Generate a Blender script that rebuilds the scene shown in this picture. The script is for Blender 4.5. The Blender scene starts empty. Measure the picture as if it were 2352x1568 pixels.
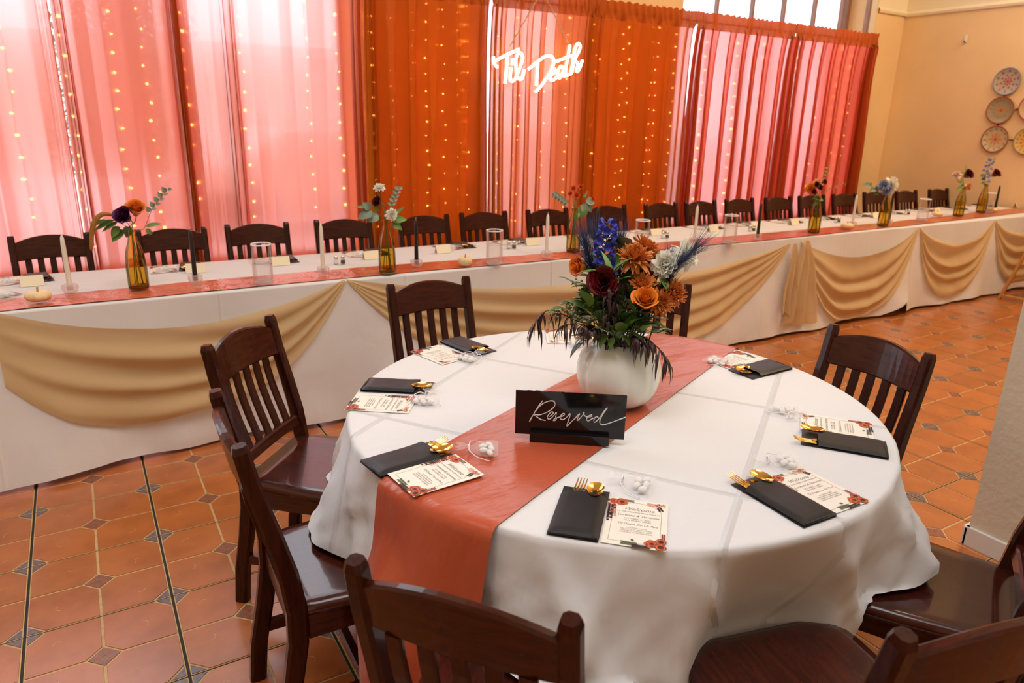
import bpy, math, random
from mathutils import Vector, Matrix, noise
sc = bpy.context.scene
COL = sc.collection
PI = math.pi
random.seed(7)
R_ = math.radians

# ------------------------------------------------------------------ camera, world, lights, exposure
CAM = Vector((0.3244, -2.3074, 1.5464)); FPX = 1646.0
yaw, pitch, roll = 0.541734, 0.302673, 0.022685
FW = Vector((math.sin(yaw)*math.cos(pitch), math.cos(yaw)*math.cos(pitch), -math.sin(pitch)))
RT0 = Vector((math.cos(yaw), -math.sin(yaw), 0)); UP0 = RT0.cross(FW)
RT = RT0*math.cos(roll)+UP0*math.sin(roll); UP = UP0*math.cos(roll)-RT0*math.sin(roll)
cd = bpy.data.cameras.new('camera'); cam = bpy.data.objects.new('camera', cd); COL.objects.link(cam)
M = Matrix((RT, UP, -FW)).transposed().to_4x4(); M.translation = CAM; cam.matrix_world = M
cd.sensor_width = 36; cd.lens = FPX/2352*36; cd.clip_start = .02; cd.clip_end = 300
cd.dof.use_dof = True; cd.dof.focus_distance = 2.0; cd.dof.aperture_fstop = 4.5
sc.camera = cam
w = bpy.data.worlds.new('overcast_sky'); sc.world = w; w.use_nodes = True
bgn = w.node_tree.nodes['Background']; bgn.inputs[0].default_value = (.95, .98, 1.06, 1); bgn.inputs[1].default_value = 4.2
sc.view_settings.view_transform = 'Standard'; sc.view_settings.look = 'None'
sc.view_settings.exposure = 0.0; sc.view_settings.gamma = 1; sc.view_settings.use_curve_mapping = False
sc.cycles.max_bounces = 7; sc.cycles.diffuse_bounces = 3; sc.cycles.glossy_bounces = 3
sc.cycles.transmission_bounces = 6; sc.cycles.transparent_max_bounces = 14
sc.cycles.caustics_reflective = False; sc.cycles.caustics_refractive = False
sc.cycles.sample_clamp_indirect = 4.0; sc.cycles.use_denoising = True

def lamp(name, loc, target, sx, sy, power, col, portal=False, spread=180):
    l = bpy.data.lights.new(name, 'AREA'); l.shape = 'RECTANGLE'; l.size = sx; l.size_y = sy
    l.energy = power; l.color = col; l.spread = R_(spread)
    if portal: l.cycles.is_portal = True
    o = bpy.data.objects.new(name, l); COL.objects.link(o); o.location = loc
    o.rotation_euler = (Vector(target)-Vector(loc)).to_track_quat('-Z', 'Y').to_euler(); return o
# unseen fill lights added at ceiling height: neutral over the near half, warm far end
lamp('ceiling_fill', (.5, -1.5, 5.4), (.9, -.9, 0), 3.0, 2.2, 148, (.93, .96, 1))
lamp('ceiling_fill', (2.9, -3.0, 5.4), (2.4, -1.2, 0), 2.4, 2.0, 80, (.95, .965, 1))
lamp('ceiling_fill', (5.6, -.6, 5.4), (5.6, .6, 0), 2.6, 1.6, 150, (1, .78, .52))
lamp('ceiling_fill', (8.0, -.6, 5.4), (8.3, .8, .8), 1.4, 1.4, 125, (1, .76, .48))

# ------------------------------------------------------------------ helpers
def ray(px, py): return FW+RT*((px-1176)/FPX)-UP*((py-784)/FPX)
def onZ(px, py, z): d = ray(px, py); return CAM+d*((z-CAM.z)/d.z)
def onY(px, py, y): d = ray(px, py); return CAM+d*((y-CAM.y)/d.y)
def onX(px, py, x): d = ray(px, py); return CAM+d*((x-CAM.x)/d.x)
def onP(px, py, p, n): d = ray(px, py); return CAM+d*((p-CAM).dot(n)/d.dot(n))

def nd(nt, t, **k):
    n = nt.nodes.new(t)
    for a, b in k.items():
        if a[0] == '_': setattr(n, a[1:], b)
        else:
            key = int(a[1:]) if a[0] == 'i' and a[1:].isdigit() else a
            n.inputs[key].default_value = b
    return n
def c4(c): return (c[0], c[1], c[2], 1)
MATS = {}
def mat(name, col, rough=.5, metal=0, spec=.5, coat=0, coatr=.1, var=0, vscale=8, vstretch=(1, 1, 1), col2=None, bump=0, bscale=200, bstretch=(1, 1, 1), trans=0, ior=1.45, emit=None, es=0, sheen=0, rnd=0, sub=0, roughvar=0, bdist=.002):
    m = bpy.data.materials.new(name); m.use_nodes = True; nt = m.node_tree; b = nt.nodes['Principled BSDF']; L = nt.links.new
    b.inputs['Base Color'].default_value = c4(col); b.inputs['Roughness'].default_value = rough; b.inputs['Metallic'].default_value = metal
    b.inputs['Specular IOR Level'].default_value = spec; b.inputs['Coat Weight'].default_value = coat; b.inputs['Coat Roughness'].default_value = coatr
    b.inputs['Transmission Weight'].default_value = trans; b.inputs['IOR'].default_value = ior; b.inputs['Sheen Weight'].default_value = sheen
    if sub: b.inputs['Subsurface Weight'].default_value = sub; b.inputs['Subsurface Radius'].default_value = (.02, .015, .01)
    if emit: b.inputs['Emission Color'].default_value = c4(emit); b.inputs['Emission Strength'].default_value = es
    tc = nd(nt, 'ShaderNodeTexCoord')
    src = None
    if var or col2:
        mp = nd(nt, 'ShaderNodeMapping'); mp.inputs['Scale'].default_value = vstretch; L(tc.outputs['Object'], mp.inputs[0])
        if rnd:
            oi0 = nd(nt, 'ShaderNodeObjectInfo'); vm = nd(nt, 'ShaderNodeVectorMath', _operation='SCALE'); vm.inputs['Scale'].default_value = 37
            cx = nd(nt, 'ShaderNodeCombineXYZ'); L(oi0.outputs['Random'], cx.inputs[0]); L(oi0.outputs['Random'], cx.inputs[2]); L(cx.outputs[0], vm.inputs[0]); L(vm.outputs[0], mp.inputs['Location'])
        nz = nd(nt, 'ShaderNodeTexNoise', Scale=vscale, Detail=5, Roughness=.6); L(mp.outputs[0], nz.inputs['Vector'])
        cr = nd(nt, 'ShaderNodeValToRGB'); cr.color_ramp.elements[0].position = .32; cr.color_ramp.elements[1].position = .68
        c2 = col2 or tuple(min(1, x*(1+var)) for x in col); c1 = col if col2 else tuple(x*(1-var) for x in col)
        cr.color_ramp.elements[0].color = c4(c1); cr.color_ramp.elements[1].color = c4(c2); L(nz.outputs[0], cr.inputs[0]); src = cr.outputs[0]
        if roughvar:
            mr = nd(nt, 'ShaderNodeMapRange'); mr.inputs['To Min'].default_value = rough-roughvar; mr.inputs['To Max'].default_value = rough+roughvar
            L(nz.outputs[0], mr.inputs[0]); L(mr.outputs[0], b.inputs['Roughness'])
    if rnd:
        oi = nd(nt, 'ShaderNodeObjectInfo'); mr = nd(nt, 'ShaderNodeMapRange'); mr.inputs['To Min'].default_value = 1-rnd; mr.inputs['To Max'].default_value = 1+rnd
        L(oi.outputs['Random'], mr.inputs[0]); hs = nd(nt, 'ShaderNodeHueSaturation'); L(mr.outputs[0], hs.inputs['Value'])
        if src: L(src, hs.inputs['Color'])
        else: hs.inputs['Color'].default_value = c4(col)
        src = hs.outputs[0]
    if src: L(src, b.inputs['Base Color'])
    if bump:
        mp2 = nd(nt, 'ShaderNodeMapping'); mp2.inputs['Scale'].default_value = bstretch; L(tc.outputs['Object'], mp2.inputs[0])
        n2 = nd(nt, 'ShaderNodeTexNoise', Scale=bscale, Detail=4); L(mp2.outputs[0], n2.inputs['Vector'])
        bp = nd(nt, 'ShaderNodeBump', Strength=bump, Distance=bdist); L(n2.outputs[0], bp.inputs['Height']); L(bp.outputs[0], b.inputs['Normal'])
    MATS[name] = m; return m

def sheer(name, dcol, tcol, tint, transp, tl=.5, edge=.35, low=.15, haze=0):
    """thin cloth: lets some light straight through, scatters the rest to both sides; denser at grazing view"""
    m = bpy.data.materials.new(name); m.use_nodes = True; nt = m.node_tree; L = nt.links.new
    out = nt.nodes['Material Output']; nt.nodes.remove(nt.nodes['Principled BSDF'])
    d = nd(nt, 'ShaderNodeBsdfDiffuse', Color=c4(dcol)); t = nd(nt, 'ShaderNodeBsdfTranslucent', Color=c4(tcol)); tr = nd(nt, 'ShaderNodeBsdfTransparent', Color=c4(tint))
    mx = nd(nt, 'ShaderNodeMixShader', Fac=tl); L(d.outputs[0], mx.inputs[1]); L(t.outputs[0], mx.inputs[2])
    lw = nd(nt, 'ShaderNodeLayerWeight', Blend=edge); mr = nd(nt, 'ShaderNodeMapRange'); mr.inputs['To Min'].default_value = transp; mr.inputs['To Max'].default_value = transp*low
    L(lw.outputs['Facing'], mr.inputs[0])
    m2 = nd(nt, 'ShaderNodeMixShader'); L(mr.outputs[0], m2.inputs[0]); L(mx.outputs[0], m2.inputs[1]); L(tr.outputs[0], m2.inputs[2])
    if haze:   # weave that blurs what is seen through it
        rf = nd(nt, 'ShaderNodeBsdfRefraction', Color=c4(tint), Roughness=haze, IOR=1.18); m3 = nd(nt, 'ShaderNodeMixShader', Fac=.86); L(tr.outputs[0], m3.inputs[1]); L(rf.outputs[0], m3.inputs[2]); L(m3.outputs[0], m2.inputs[2])
    L(m2.outputs[0], out.inputs[0]); MATS[name] = m; return m

def thin_glass(name, tint, gl=.6):
    m = bpy.data.materials.new(name); m.use_nodes = True; nt = m.node_tree; L = nt.links.new
    out = nt.nodes['Material Output']; nt.nodes.remove(nt.nodes['Principled BSDF'])
    tr = nd(nt, 'ShaderNodeBsdfTransparent', Color=c4(tint)); g = nd(nt, 'ShaderNodeBsdfGlossy', Roughness=.03); fr = nd(nt, 'ShaderNodeLayerWeight', Blend=.25)
    mu = nd(nt, 'ShaderNodeMath', _operation='MULTIPLY'); mu.inputs[1].default_value = gl; L(fr.outputs['Fresnel'], mu.inputs[0])
    mx = nd(nt, 'ShaderNodeMixShader'); L(mu.outputs[0], mx.inputs[0]); L(tr.outputs[0], mx.inputs[1]); L(g.outputs[0], mx.inputs[2]); L(mx.outputs[0], out.inputs[0]); MATS[name] = m; return m

class MB:
    def __init__(s): s.v = []; s.f = []; s.mi = []; s.sm = []
    def add(s, vs, fs, mi=0, smooth=False, T=None):
        k = len(s.v); s.v += [tuple(T @ Vector(v)) if T else tuple(v) for v in vs]
        for f in fs: s.f.append(tuple(i+k for i in f)); s.mi.append(mi); s.sm.append(smooth)
    def box(s, lo, hi, mi=0, ch=0, T=None):
        (x0, y0, z0), (x1, y1, z1) = lo, hi
        if not ch:
            s.add([(x0,y0,z0),(x1,y0,z0),(x1,y1,z0),(x0,y1,z0),(x0,y0,z1),(x1,y0,z1),(x1,y1,z1),(x0,y1,z1)], [(3,2,1,0),(4,5,6,7),(0,1,5,4),(1,2,6,5),(2,3,7,6),(3,0,4,7)], mi, False, T); return
        s.prism([(x0+ch,y0),(x1-ch,y0),(x1,y0+ch),(x1,y1-ch),(x1-ch,y1),(x0+ch,y1),(x0,y1-ch),(x0,y0+ch)], z0, z1, mi, ch, T)
    def prism(s, poly, z0, z1, mi=0, ch=0, T=None, smooth=False):
        n = len(poly); cx = sum(p[0] for p in poly)/n; cy = sum(p[1] for p in poly)/n
        rings = [[(p[0], p[1], z0) for p in poly]]
        if ch:
            rings.append([(p[0], p[1], z1-ch) for p in poly]); q = []
            for p in poly:
                d = math.hypot(p[0]-cx, p[1]-cy) or 1; q.append((p[0]-(p[0]-cx)/d*ch, p[1]-(p[1]-cy)/d*ch, z1))
            rings.append(q)
        else: rings.append([(p[0], p[1], z1) for p in poly])
        vs = [v for r in rings for v in r]; fs = []
        for k in range(len(rings)-1):
            for i in range(n): j = (i+1) % n; fs.append((k*n+i, k*n+j, k*n+n+j, k*n+n+i))
        s.add(vs, fs, mi, smooth, T); s.add(rings[-1], [tuple(range(n))], mi, False, T); s.add(rings[0], [tuple(range(n-1, -1, -1))], mi, False, T)
    def tube(s, path, r, n=8, mi=0, T=None, cap=True, smooth=True):
        P = [Vector(p) for p in path]; m = len(P); rr = r if isinstance(r, (list, tuple)) else [r]*m
        vs = []; fs = []; ref = None
        for i in range(m):
            t = (P[min(i+1, m-1)]-P[max(i-1, 0)])
            if t.length < 1e-9: t = Vector((0, 0, 1))
            t.normalize()
            if ref is None: ref = t.orthogonal().normalized()
            ref = (ref-t*ref.dot(t))
            ref = ref.normalized() if ref.length > 1e-6 else t.orthogonal().normalized()
            b = t.cross(ref)
            for k in range(n): a = 2*PI*k/n; vs.append(P[i]+ref*(math.cos(a)*rr[i])+b*(math.sin(a)*rr[i]))
        for i in range(m-1):
            for k in range(n): j = (k+1) % n; fs.append((i*n+k, i*n+j, i*n+n+j, i*n+n+k))
        if cap: fs.append(tuple(range(n-1, -1, -1))); fs.append(tuple(range((m-1)*n, m*n)))
        s.add(vs, fs, mi, smooth, T)
    def lathe(s, prof, n=24, mi=0, T=None, fn=None, smooth=True, close=False):
        vs = []; fs = []
        for (r, z) in prof:
            for k in range(n):
                a = 2*PI*k/n; q = fn(a, r, z) if fn else r; vs.append((q*math.cos(a), q*math.sin(a), z))
        m = len(prof)
        for i in range(m-1):
            for k in range(n): j = (k+1) % n; fs.append((i*n+k, i*n+j, i*n+n+j, i*n+n+k))
        if close: fs.append(tuple(range(n-1, -1, -1))); fs.append(tuple(range((m-1)*n, m*n)))
        s.add(vs, fs, mi, smooth, T)
    def grid(s, fn, nu, nv, mi=0, smooth=True, closeu=False, T=None):
        vs = [fn(i/nu, j/nv) for j in range(nv+1) for i in range(nu if closeu else nu+1)]; w_ = nu if closeu else nu+1; fs = []
        for j in range(nv):
            for i in range(nu): k = (i+1) % w_; fs.append((j*w_+i, j*w_+k, (j+1)*w_+k, (j+1)*w_+i))
        s.add(vs, fs, mi, smooth, T)
    def sweep(s, path, w_, d, side=(1, 0, 0), ch=.004, mi=0, T=None):
        """bar of chamfered rectangular section: w_ along side, d across"""
        S = Vector(side); P = [Vector(p) for p in path]; m = len(P); vs = []; fs = []
        for i in range(m):
            ww = w_[i] if isinstance(w_, (list, tuple)) else w_; dd = d[i] if isinstance(d, (list, tuple)) else d
            t = (P[min(i+1, m-1)]-P[max(i-1, 0)]).normalized(); s_ = (S-t*S.dot(t)).normalized(); n_ = t.cross(s_)
            a, b = ww/2, dd/2; c = min(ch, a*.8, b*.8)
            for (x, y) in ((a-c,-b),(a,-b+c),(a,b-c),(a-c,b),(-a+c,b),(-a,b-c),(-a,-b+c),(-a+c,-b)): vs.append(P[i]+s_*x+n_*y)
        for i in range(m-1):
            for k in range(8): j = (k+1) % 8; fs.append((i*8+k, i*8+j, i*8+8+j, i*8+8+k))
        fs.append(tuple(range(7, -1, -1))); fs.append(tuple(range((m-1)*8, m*8))); s.add(vs, fs, mi, False, T)
    def mesh(s, name, mats):
        me = bpy.data.meshes.new(name); me.from_pydata(s.v, [], s.f)
        for m in (mats if isinstance(mats, (list, tuple)) else [mats]): me.materials.append(m)
        me.polygons.foreach_set('material_index', s.mi); me.polygons.foreach_set('use_smooth', s.sm); me.update(); return me
    def obj(s, name, mats, parent=None, loc=None, rz=None):
        return link(name, s.mesh(name, mats), parent, loc, rz)
def link(name, me, parent=None, loc=None, rz=None):
    o = bpy.data.objects.new(name, me); COL.objects.link(o)
    if parent: o.parent = parent
    if loc is not None: o.location = loc
    if rz is not None: o.rotation_euler = (0, 0, rz) if not isinstance(rz, (tuple, list)) else rz
    return o
def tag(o, label, cat, group=None):
    o['label'] = label; o['category'] = cat
    if group: o['group'] = group
    return o
def thing(name, label, cat, loc=(0, 0, 0), rz=0, group=None):
    o = bpy.data.objects.new(name, None); COL.objects.link(o); o.empty_display_size = .05; o.location = loc
    o.rotation_euler = rz if isinstance(rz, (tuple, list)) else (0, 0, rz)
    return tag(o, label, cat, group)
def structure(o): o['kind'] = 'structure'; return o
def stuff(o): o['kind'] = 'stuff'; return o
def dup(root, label, loc, rz, group=None):
    r = root.copy(); COL.objects.link(r); r.location = loc; r.rotation_euler = rz if isinstance(rz, (tuple, list)) else (0, 0, rz); r['label'] = label
    if group: r['group'] = group
    for ch in list(root.children):
        c = ch.copy(); COL.objects.link(c); c.parent = r
        for g in ch.children: d = g.copy(); COL.objects.link(d); d.parent = c
    return r
def cr(pts, n=6, closed=False):
    """Catmull-Rom through points"""
    P = [Vector(p) for p in pts]; out = []; m = len(P)
    for i in range(m if closed else m-1):
        g = (lambda k: P[k % m]) if closed else (lambda k: P[max(0, min(m-1, k))])
        a, b, c, d = g(i-1), g(i), g(i+1), g(i+2)
        for k in range(n):
            t = k/n; out.append(.5*((2*b)+(c-a)*t+(2*a-5*b+4*c-d)*t*t+(3*b-a-3*c+d)*t**3))
    if not closed: out.append(P[-1])
    return out
def lerp(a, b, t): return a+(b-a)*t
def sst(a, b, x): t = max(0, min(1, (x-a)/(b-a))); return t*t*(3-2*t)
def interp(tab, x):
    for (x0, y0), (x1, y1) in zip(tab, tab[1:]):
        if x <= x1: return lerp(y0, y1, sst(x0, x1, max(x, x0)))
    return tab[-1][1]
def ns(x, y=0, z=0): return noise.noise(Vector((x, y, z)))
ORD = ['first','second','third','fourth','fifth','sixth','seventh','eighth','ninth','tenth','eleventh','twelfth','thirteenth','fourteenth','fifteenth','sixteenth','seventeenth','eighteenth','nineteenth','twentieth']

# ------------------------------------------------------------------ materials
mat('terracotta', (.37,.10,.020), .30, spec=.5, var=.3, vscale=7, col2=(.52,.155,.034), rnd=.09, bump=.10, bscale=30, roughvar=.05, coat=.5, coatr=.2)
mat('joint', (.60,.40,.19), .7, var=.15, vscale=60)
mat('grout', (.035,.028,.018), .8)
mat('inset_blue', (.17,.125,.135), .25, var=.3, vscale=60)
mat('inset_clay', (.30,.10,.045), .3, var=.2, vscale=40)
mat('wood', (.022,.0040,.0022), .24, spec=.2, coat=.22, coatr=.05, vstretch=(9,9,1.2), vscale=9, col2=(.046,.0085,.004), rnd=.12, bump=.1, bscale=25, bstretch=(8,8,1))
mat('wood_rail', (.028,.0050,.0024), .24, spec=.2, coat=.22, coatr=.05, vstretch=(1.2,9,9), vscale=9, col2=(.062,.0115,.005), rnd=.12, bump=.1, bscale=25, bstretch=(1,8,8))
mat('wood_seat', (.028,.006,.004), .22, spec=.4, coat=.35, coatr=.06, vstretch=(9,1.1,9), vscale=8, col2=(.070,.0115,.006), rnd=.12, bump=.12, bscale=22, bstretch=(9,1,1))
mat('satin', (.46,.066,.015), .30, spec=.7, sheen=.2, bump=.4, bscale=5, bstretch=(1,2.5,1), bdist=.02)
mat('satin_far', (.56,.10,.022), .20, spec=.9, sheen=.1, bump=.5, bscale=7, bstretch=(1.6,1,1), bdist=.04)
mat('chiffon_base', (.6,.36,.12))
sheer('chiffon', (.78,.57,.32), (.78,.55,.28), (1,.88,.68), .26, .28, .4)
mat('black_satin', (.010,.009,.011), .45, spec=.4, sheen=.08, bump=.2, bscale=40, bdist=.001)
mat('gold', (.95,.60,.16), .16, metal=1)
mat('card', (.86,.80,.70), .55, var=.02, vscale=20)
mat('ink', (.25,.22,.20), .6); mat('print_red', (.16,.012,.012), .5, col2=(.42,.05,.02), vscale=90, vstretch=(1,1,1)); mat('print_orange', (.62,.16,.05), .5); mat('print_dark', (.03,.012,.014), .5)
mat('print_green', (.10,.13,.07), .5); mat('print_pink', (.72,.36,.26), .5)
mat('ivory_card', (.86,.74,.52), .6)
mat('acrylic_black', (.006,.005,.006), .08, spec=.5); mat('white_ink', (.75,.72,.73), .5)
mat('vase_white', (.80,.82,.76), .27, spec=.5, coat=.2, var=.02, vscale=6)
mat('candy', (.85,.82,.78), .4, sub=.1)
sheer('organza', (.92,.89,.90), (.92,.89,.90), (1,1,1), .86, .4, .2, .75)
mat('ribbon', (.88,.85,.85), .35, sheen=.3)
mat('amber_glass', (.62,.36,.045), .04, trans=1, ior=1.12, spec=.6)
mat('amber_water', (.58,.31,.04), .05, trans=1, ior=1.1)
mat('clear_glass', (.97,.96,.95), .02, trans=1, ior=1.35)
thin_glass('glass_wall', (.995,.99,.99), .32); sheer('water', (.95,.93,.93), (.95,.93,.93), (.99,.985,.985), .90, .5, .2, .7)  # whitish scatter in the water stands in for refracted brightness
mat('candle_ivory', (.86,.80,.68), .4, sub=.15); mat('candle_black', (.010,.009,.010), .32, coat=.3)
mat('pumpkin', (.82,.60,.30), .42, col2=(.88,.70,.42), vscale=18, sub=.05); mat('pumpkin_stem', (.42,.25,.10), .7)
mat('steel', (.72,.70,.68), .2, metal=1); mat('salt', (.85,.84,.82), .6); mat('pepper', (.12,.09,.07), .8)
mat('wall_tan', (.88,.60,.30), .75, var=.05, vscale=1.3, bump=.12, bscale=30, bdist=.004)
mat('wall_cream', (.88,.74,.50), .75, var=.03, vscale=2); mat('stucco', (.66,.57,.42), .85, var=.05, vscale=3, bump=.4, bscale=34, bdist=.008)
mat('trim_white', (.74,.70,.63), .5); mat('ceiling_paint', (.8,.74,.64), .8); mat('window_wood', (.30,.155,.11), .45, var=.2, vscale=10, vstretch=(6,6,1))
thin_glass('window_glass', (.97,.98,.98), .5)
mat('plaster_out', (.45,.36,.29), .8)
sheer('curtain', (.60,.160,.012), (.95,.165,.115), (1,.72,.72), .33, .52, .42, .15, .6)
sheer('curtain_header', (.55,.125,.018), (.60,.09,.05), (1,.6,.5), .02, .20, .4, .3)
sheer('curtain_pink', (.60,.12,.025), (.95,.14,.11), (1,.70,.70), .31, .5, .42, .12, .5)
sheer('curtain_dense', (.60,.160,.012), (.95,.20,.115), (1,.62,.58), .16, .36, .42, .2, .4)
mat('rod_dark', (.05,.03,.02), .4, metal=.6); mat('rod_rust', (.62,.22,.09), .5)
mat('bulb', (1,.55,.12), .3, emit=(1,.42,.07), es=55); mat('wire', (.75,.62,.5), .5)
mat('neon', (1,.9,.75), .3, emit=(1,.80,.58), es=9.0); thin_glass('acrylic_clear', (.97,.94,.92), .9); mat('rope', (.62,.40,.2), .7, bump=.5, bscale=120)
mat('cloth_back', (.78,.74,.72), .8)
def cloth_mat(name, col, crease=.3, org=(0, 0), rot=0, wr=.25, sp=.29):
    m = mat(name, col, .75, spec=.25, sheen=.15); nt = m.node_tree; L = nt.links.new; b = nt.nodes['Principled BSDF']
    tc = [n for n in nt.nodes if n.type == 'TEX_COORD'][0]
    mp = nd(nt, 'ShaderNodeMapping'); mp.inputs['Rotation'].default_value = (0, 0, rot); mp.inputs['Location'].default_value = (org[0], org[1], 0); L(tc.outputs['Object'], mp.inputs[0])
    sx = nd(nt, 'ShaderNodeSeparateXYZ'); L(mp.outputs[0], sx.inputs[0]); hs = []
    for k in (0, 1):
        pp = nd(nt, 'ShaderNodeMath', _operation='PINGPONG'); pp.inputs[1].default_value = sp*(1, .82)[k]; L(sx.outputs[k], pp.inputs[0])
        mr = nd(nt, 'ShaderNodeMapRange'); mr.inputs['From Max'].default_value = .010; mr.inputs['To Min'].default_value = 1; mr.inputs['To Max'].default_value = 0; L(pp.outputs[0], mr.inputs[0]); hs.append(mr)
    ad = nd(nt, 'ShaderNodeMath', _operation='MAXIMUM'); L(hs[0].outputs[0], ad.inputs[0]); L(hs[1].outputs[0], ad.inputs[1])
    mp3 = nd(nt, 'ShaderNodeMapping'); mp3.inputs['Scale'].default_value = (1, 3.2, 1); mp3.inputs['Rotation'].default_value = (0, 0, rot+.5); L(tc.outputs['Object'], mp3.inputs[0])
    nz = nd(nt, 'ShaderNodeTexNoise', Scale=5.5, Detail=3, Roughness=.5); nz.inputs['Distortion'].default_value = .5; L(mp3.outputs[0], nz.inputs['Vector'])
    mu = nd(nt, 'ShaderNodeMath', _operation='MULTIPLY_ADD'); mu.inputs[1].default_value = wr*4; L(nz.outputs[0], mu.inputs[0]); ml = nd(nt, 'ShaderNodeMath', _operation='MULTIPLY'); ml.inputs[1].default_value = .65; L(ad.outputs[0], ml.inputs[0]); L(ml.outputs[0], mu.inputs[2])
    bp = nd(nt, 'ShaderNodeBump', Strength=crease, Distance=.010); L(mu.outputs[0], bp.inputs['Height']); L(bp.outputs[0], b.inputs['Normal']); return m
cloth_mat('linen', (.73,.72,.725), .95, (.1,.06), -.60, .13)
cloth_mat('linen_long', (.74,.71,.70), .4, (.1,.1), 0, .3, .46)
G = MATS

# ------------------------------------------------------------------ the room
XW, YW, YG, ZC = 8.89, 3.2, 3.46, 5.5
S = .412
def floor_build():
    b = MB(); b.box((-3.6, -5.2, -.06), (XW+.1, YW+.02, -.005)); fl = structure(b.obj('floor', G['grout'])); fl['label'] = 'terracotta tile floor with decorative diamond insets'
    h = S/2; gx, gy = .0042, .0026; D = .118*S; j = .0042
    def piece(mb, poly, mi, top=0.0, bot=-.0035, ch=.0008): mb.prism(poly, bot, top, mi, ch)
    ax, ay = h-gx-.0035, h-gy-.003
    def tile_mb(mb, off=(0, 0)):
        ox, oy = off
        mb.box((ox-h+gx, oy-h+gy, -.0045), (ox+h-gx, oy+h-gy, -.0022), 1)
        for sx in (-1, 1):
            for sy in (-1, 1):
                q = [(j, D), (D, j), (ax, j), (ax, ay-D), (ax-D, ay), (j, ay)]; q = [(ox+sx*x, oy+sy*y) for x, y in q]
                if sx*sy < 0: q.reverse()
                q.reverse() if sum((q[i][0]*q[(i+1) % 6][1]-q[(i+1) % 6][0]*q[i][1]) for i in range(6)) < 0 else None
                piece(mb, q, 0)
                t = [(ax, ay), (ax-D+.009, ay), (ax, ay-D+.009)]; t = [(ox+sx*x, oy+sy*y) for x, y in t]
                if sum((t[i][0]*t[(i+1) % 3][1]-t[(i+1) % 3][0]*t[i][1]) for i in range(3)) < 0: t.reverse()
                piece(mb, t, 2, -.0004)
        for (cx, cy, a, l) in ((.12, .09, .5, .03), (-.11, .13, 2.2, .026), (.09, -.12, 1.2, .028), (-.13, -.08, -.3, .03)):
            pts = [(cx+math.cos(a+k*.35)*l*k/4, cy+math.sin(a+k*.35)*l*k/4) for k in range(5)]
            for p, q in zip(pts, pts[1:]):
                d = Vector((q[0]-p[0], q[1]-p[1])).normalized().orthogonal()*.0008
                mb.add([(ox+p[0]-d.x, oy+p[1]-d.y, .0002), (ox+q[0]-d.x, oy+q[1]-d.y, .0002), (ox+q[0]+d.x, oy+q[1]+d.y, .0002), (ox+p[0]+d.x, oy+p[1]+d.y, .0002)], [(0,1,2,3)], 1)
    def inset_mb(mb, off=(0, 0)):
        ox, oy = off; e = D-j*.6-.003
        mb.prism([(ox+e, oy), (ox, oy+e), (ox-e, oy), (ox, oy-e)], -.0035, -.0003, 0, .0006)
        c, s_ = math.cos(PI/4), math.sin(PI/4)
        def bx(u0, v0, u1, v1): mb.add([(ox+u*c-v*s_, oy+u*s_+v*c, 0) for u, v in ((u0,v0),(u1,v0),(u1,v1),(u0,v1))], [(0,1,2,3)], 1)
        q = .0042
        for k in range(4):
            a = [(-q,-q,q,-q+.0016),(-q,q-.0016,q,q),(-q,-q,-q+.0016,q),(q-.0016,-q,q,q)][k]; bx(*a)
        for sx in (-1, 1):
            for sy in (-1, 1): bx(sx*.0185-.0065, sy*.0185-.0045, sx*.0185+.0065, sy*.0185+.0045)
            bx(sx*.0175-.003, -.0016, sx*.0175+.003, .0016); bx(-.0016, sx*.0175-.003, .0016, sx*.0175+.003)
    t = MB(); tile_mb(t); tm = t.mesh('tile', [G['terracotta'], G['joint'], G['inset_blue']])
    im = MB(); inset_mb(im); imm = im.mesh('inset', [G['inset_clay'], G['inset_blue']])
    cells = []; rest = []
    for i in range(-8, 21):
        for k in range(-12, 8):
            c = Vector(((i+.5)*S, (k+.5)*S, 0)); d = c-CAM; z = d.dot(FW)
            u = d.dot(RT)/z*FPX if z > .3 else 9e9; vv = d.dot(UP)/z*FPX if z > .3 else 9e9
            vis = abs(u) < 1330 and abs(vv) < 980 and not (1.3 < c.y) and not (c.x > 3.3 and c.y < -1.6)
            (cells if vis else rest).append((d.length, c))
    cells.sort(key=lambda q: q[0]); rest += cells[300:]
    for _, c in cells[:300]:
        o = link('tile', tm, fl, c, (0, 0, random.choice((0, PI)))); link('inset', imm, o)
    mb = MB(); ib = MB()
    for _, c in rest: tile_mb(mb, (c.x, c.y)); inset_mb(mb, (c.x, c.y)) if 0 else inset_mb(ib, (c.x, c.y))
    stuff(mb.obj('tile_field', [G['terracotta'], G['joint'], G['inset_blue']], fl)); stuff(ib.obj('inset_field', [G['inset_clay'], G['inset_blue']], fl))
floor_build()

def wall_part(mb, x0, x1, z0, z1): mb.box((x0, YW, z0), (x1, YW+.3, z1))
b = MB(); WIN = [(-3.2, 2.24), (3.32, 4.28), (5.43, 8.19)]; SILL, HEAD = .42, 4.95
wall_part(b, -3.6, -3.2, 0, ZC); wall_part(b, 2.24, 3.32, 0, ZC); wall_part(b, 4.28, 5.43, 0, ZC); wall_part(b, 8.19, XW+.1, 0, ZC)
for a, c in WIN: wall_part(b, a, c, -.06, SILL); wall_part(b, a, c, HEAD, ZC)
structure(b.obj('wall_back', G['wall_tan']))
b = MB(); b.box((XW, -5.2, 0), (XW+.25, YW+.3, 2.77)); structure(b.obj('wall_right', G['wall_tan']))
b = MB(); b.box((XW+.0, -5.2, 2.77), (XW+.25, YW+.3, ZC)); b.box((8.35, YW-.004, 2.80), (XW, YW, ZC)); structure(b.obj('wall_frieze', G['wall_cream']))
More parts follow.
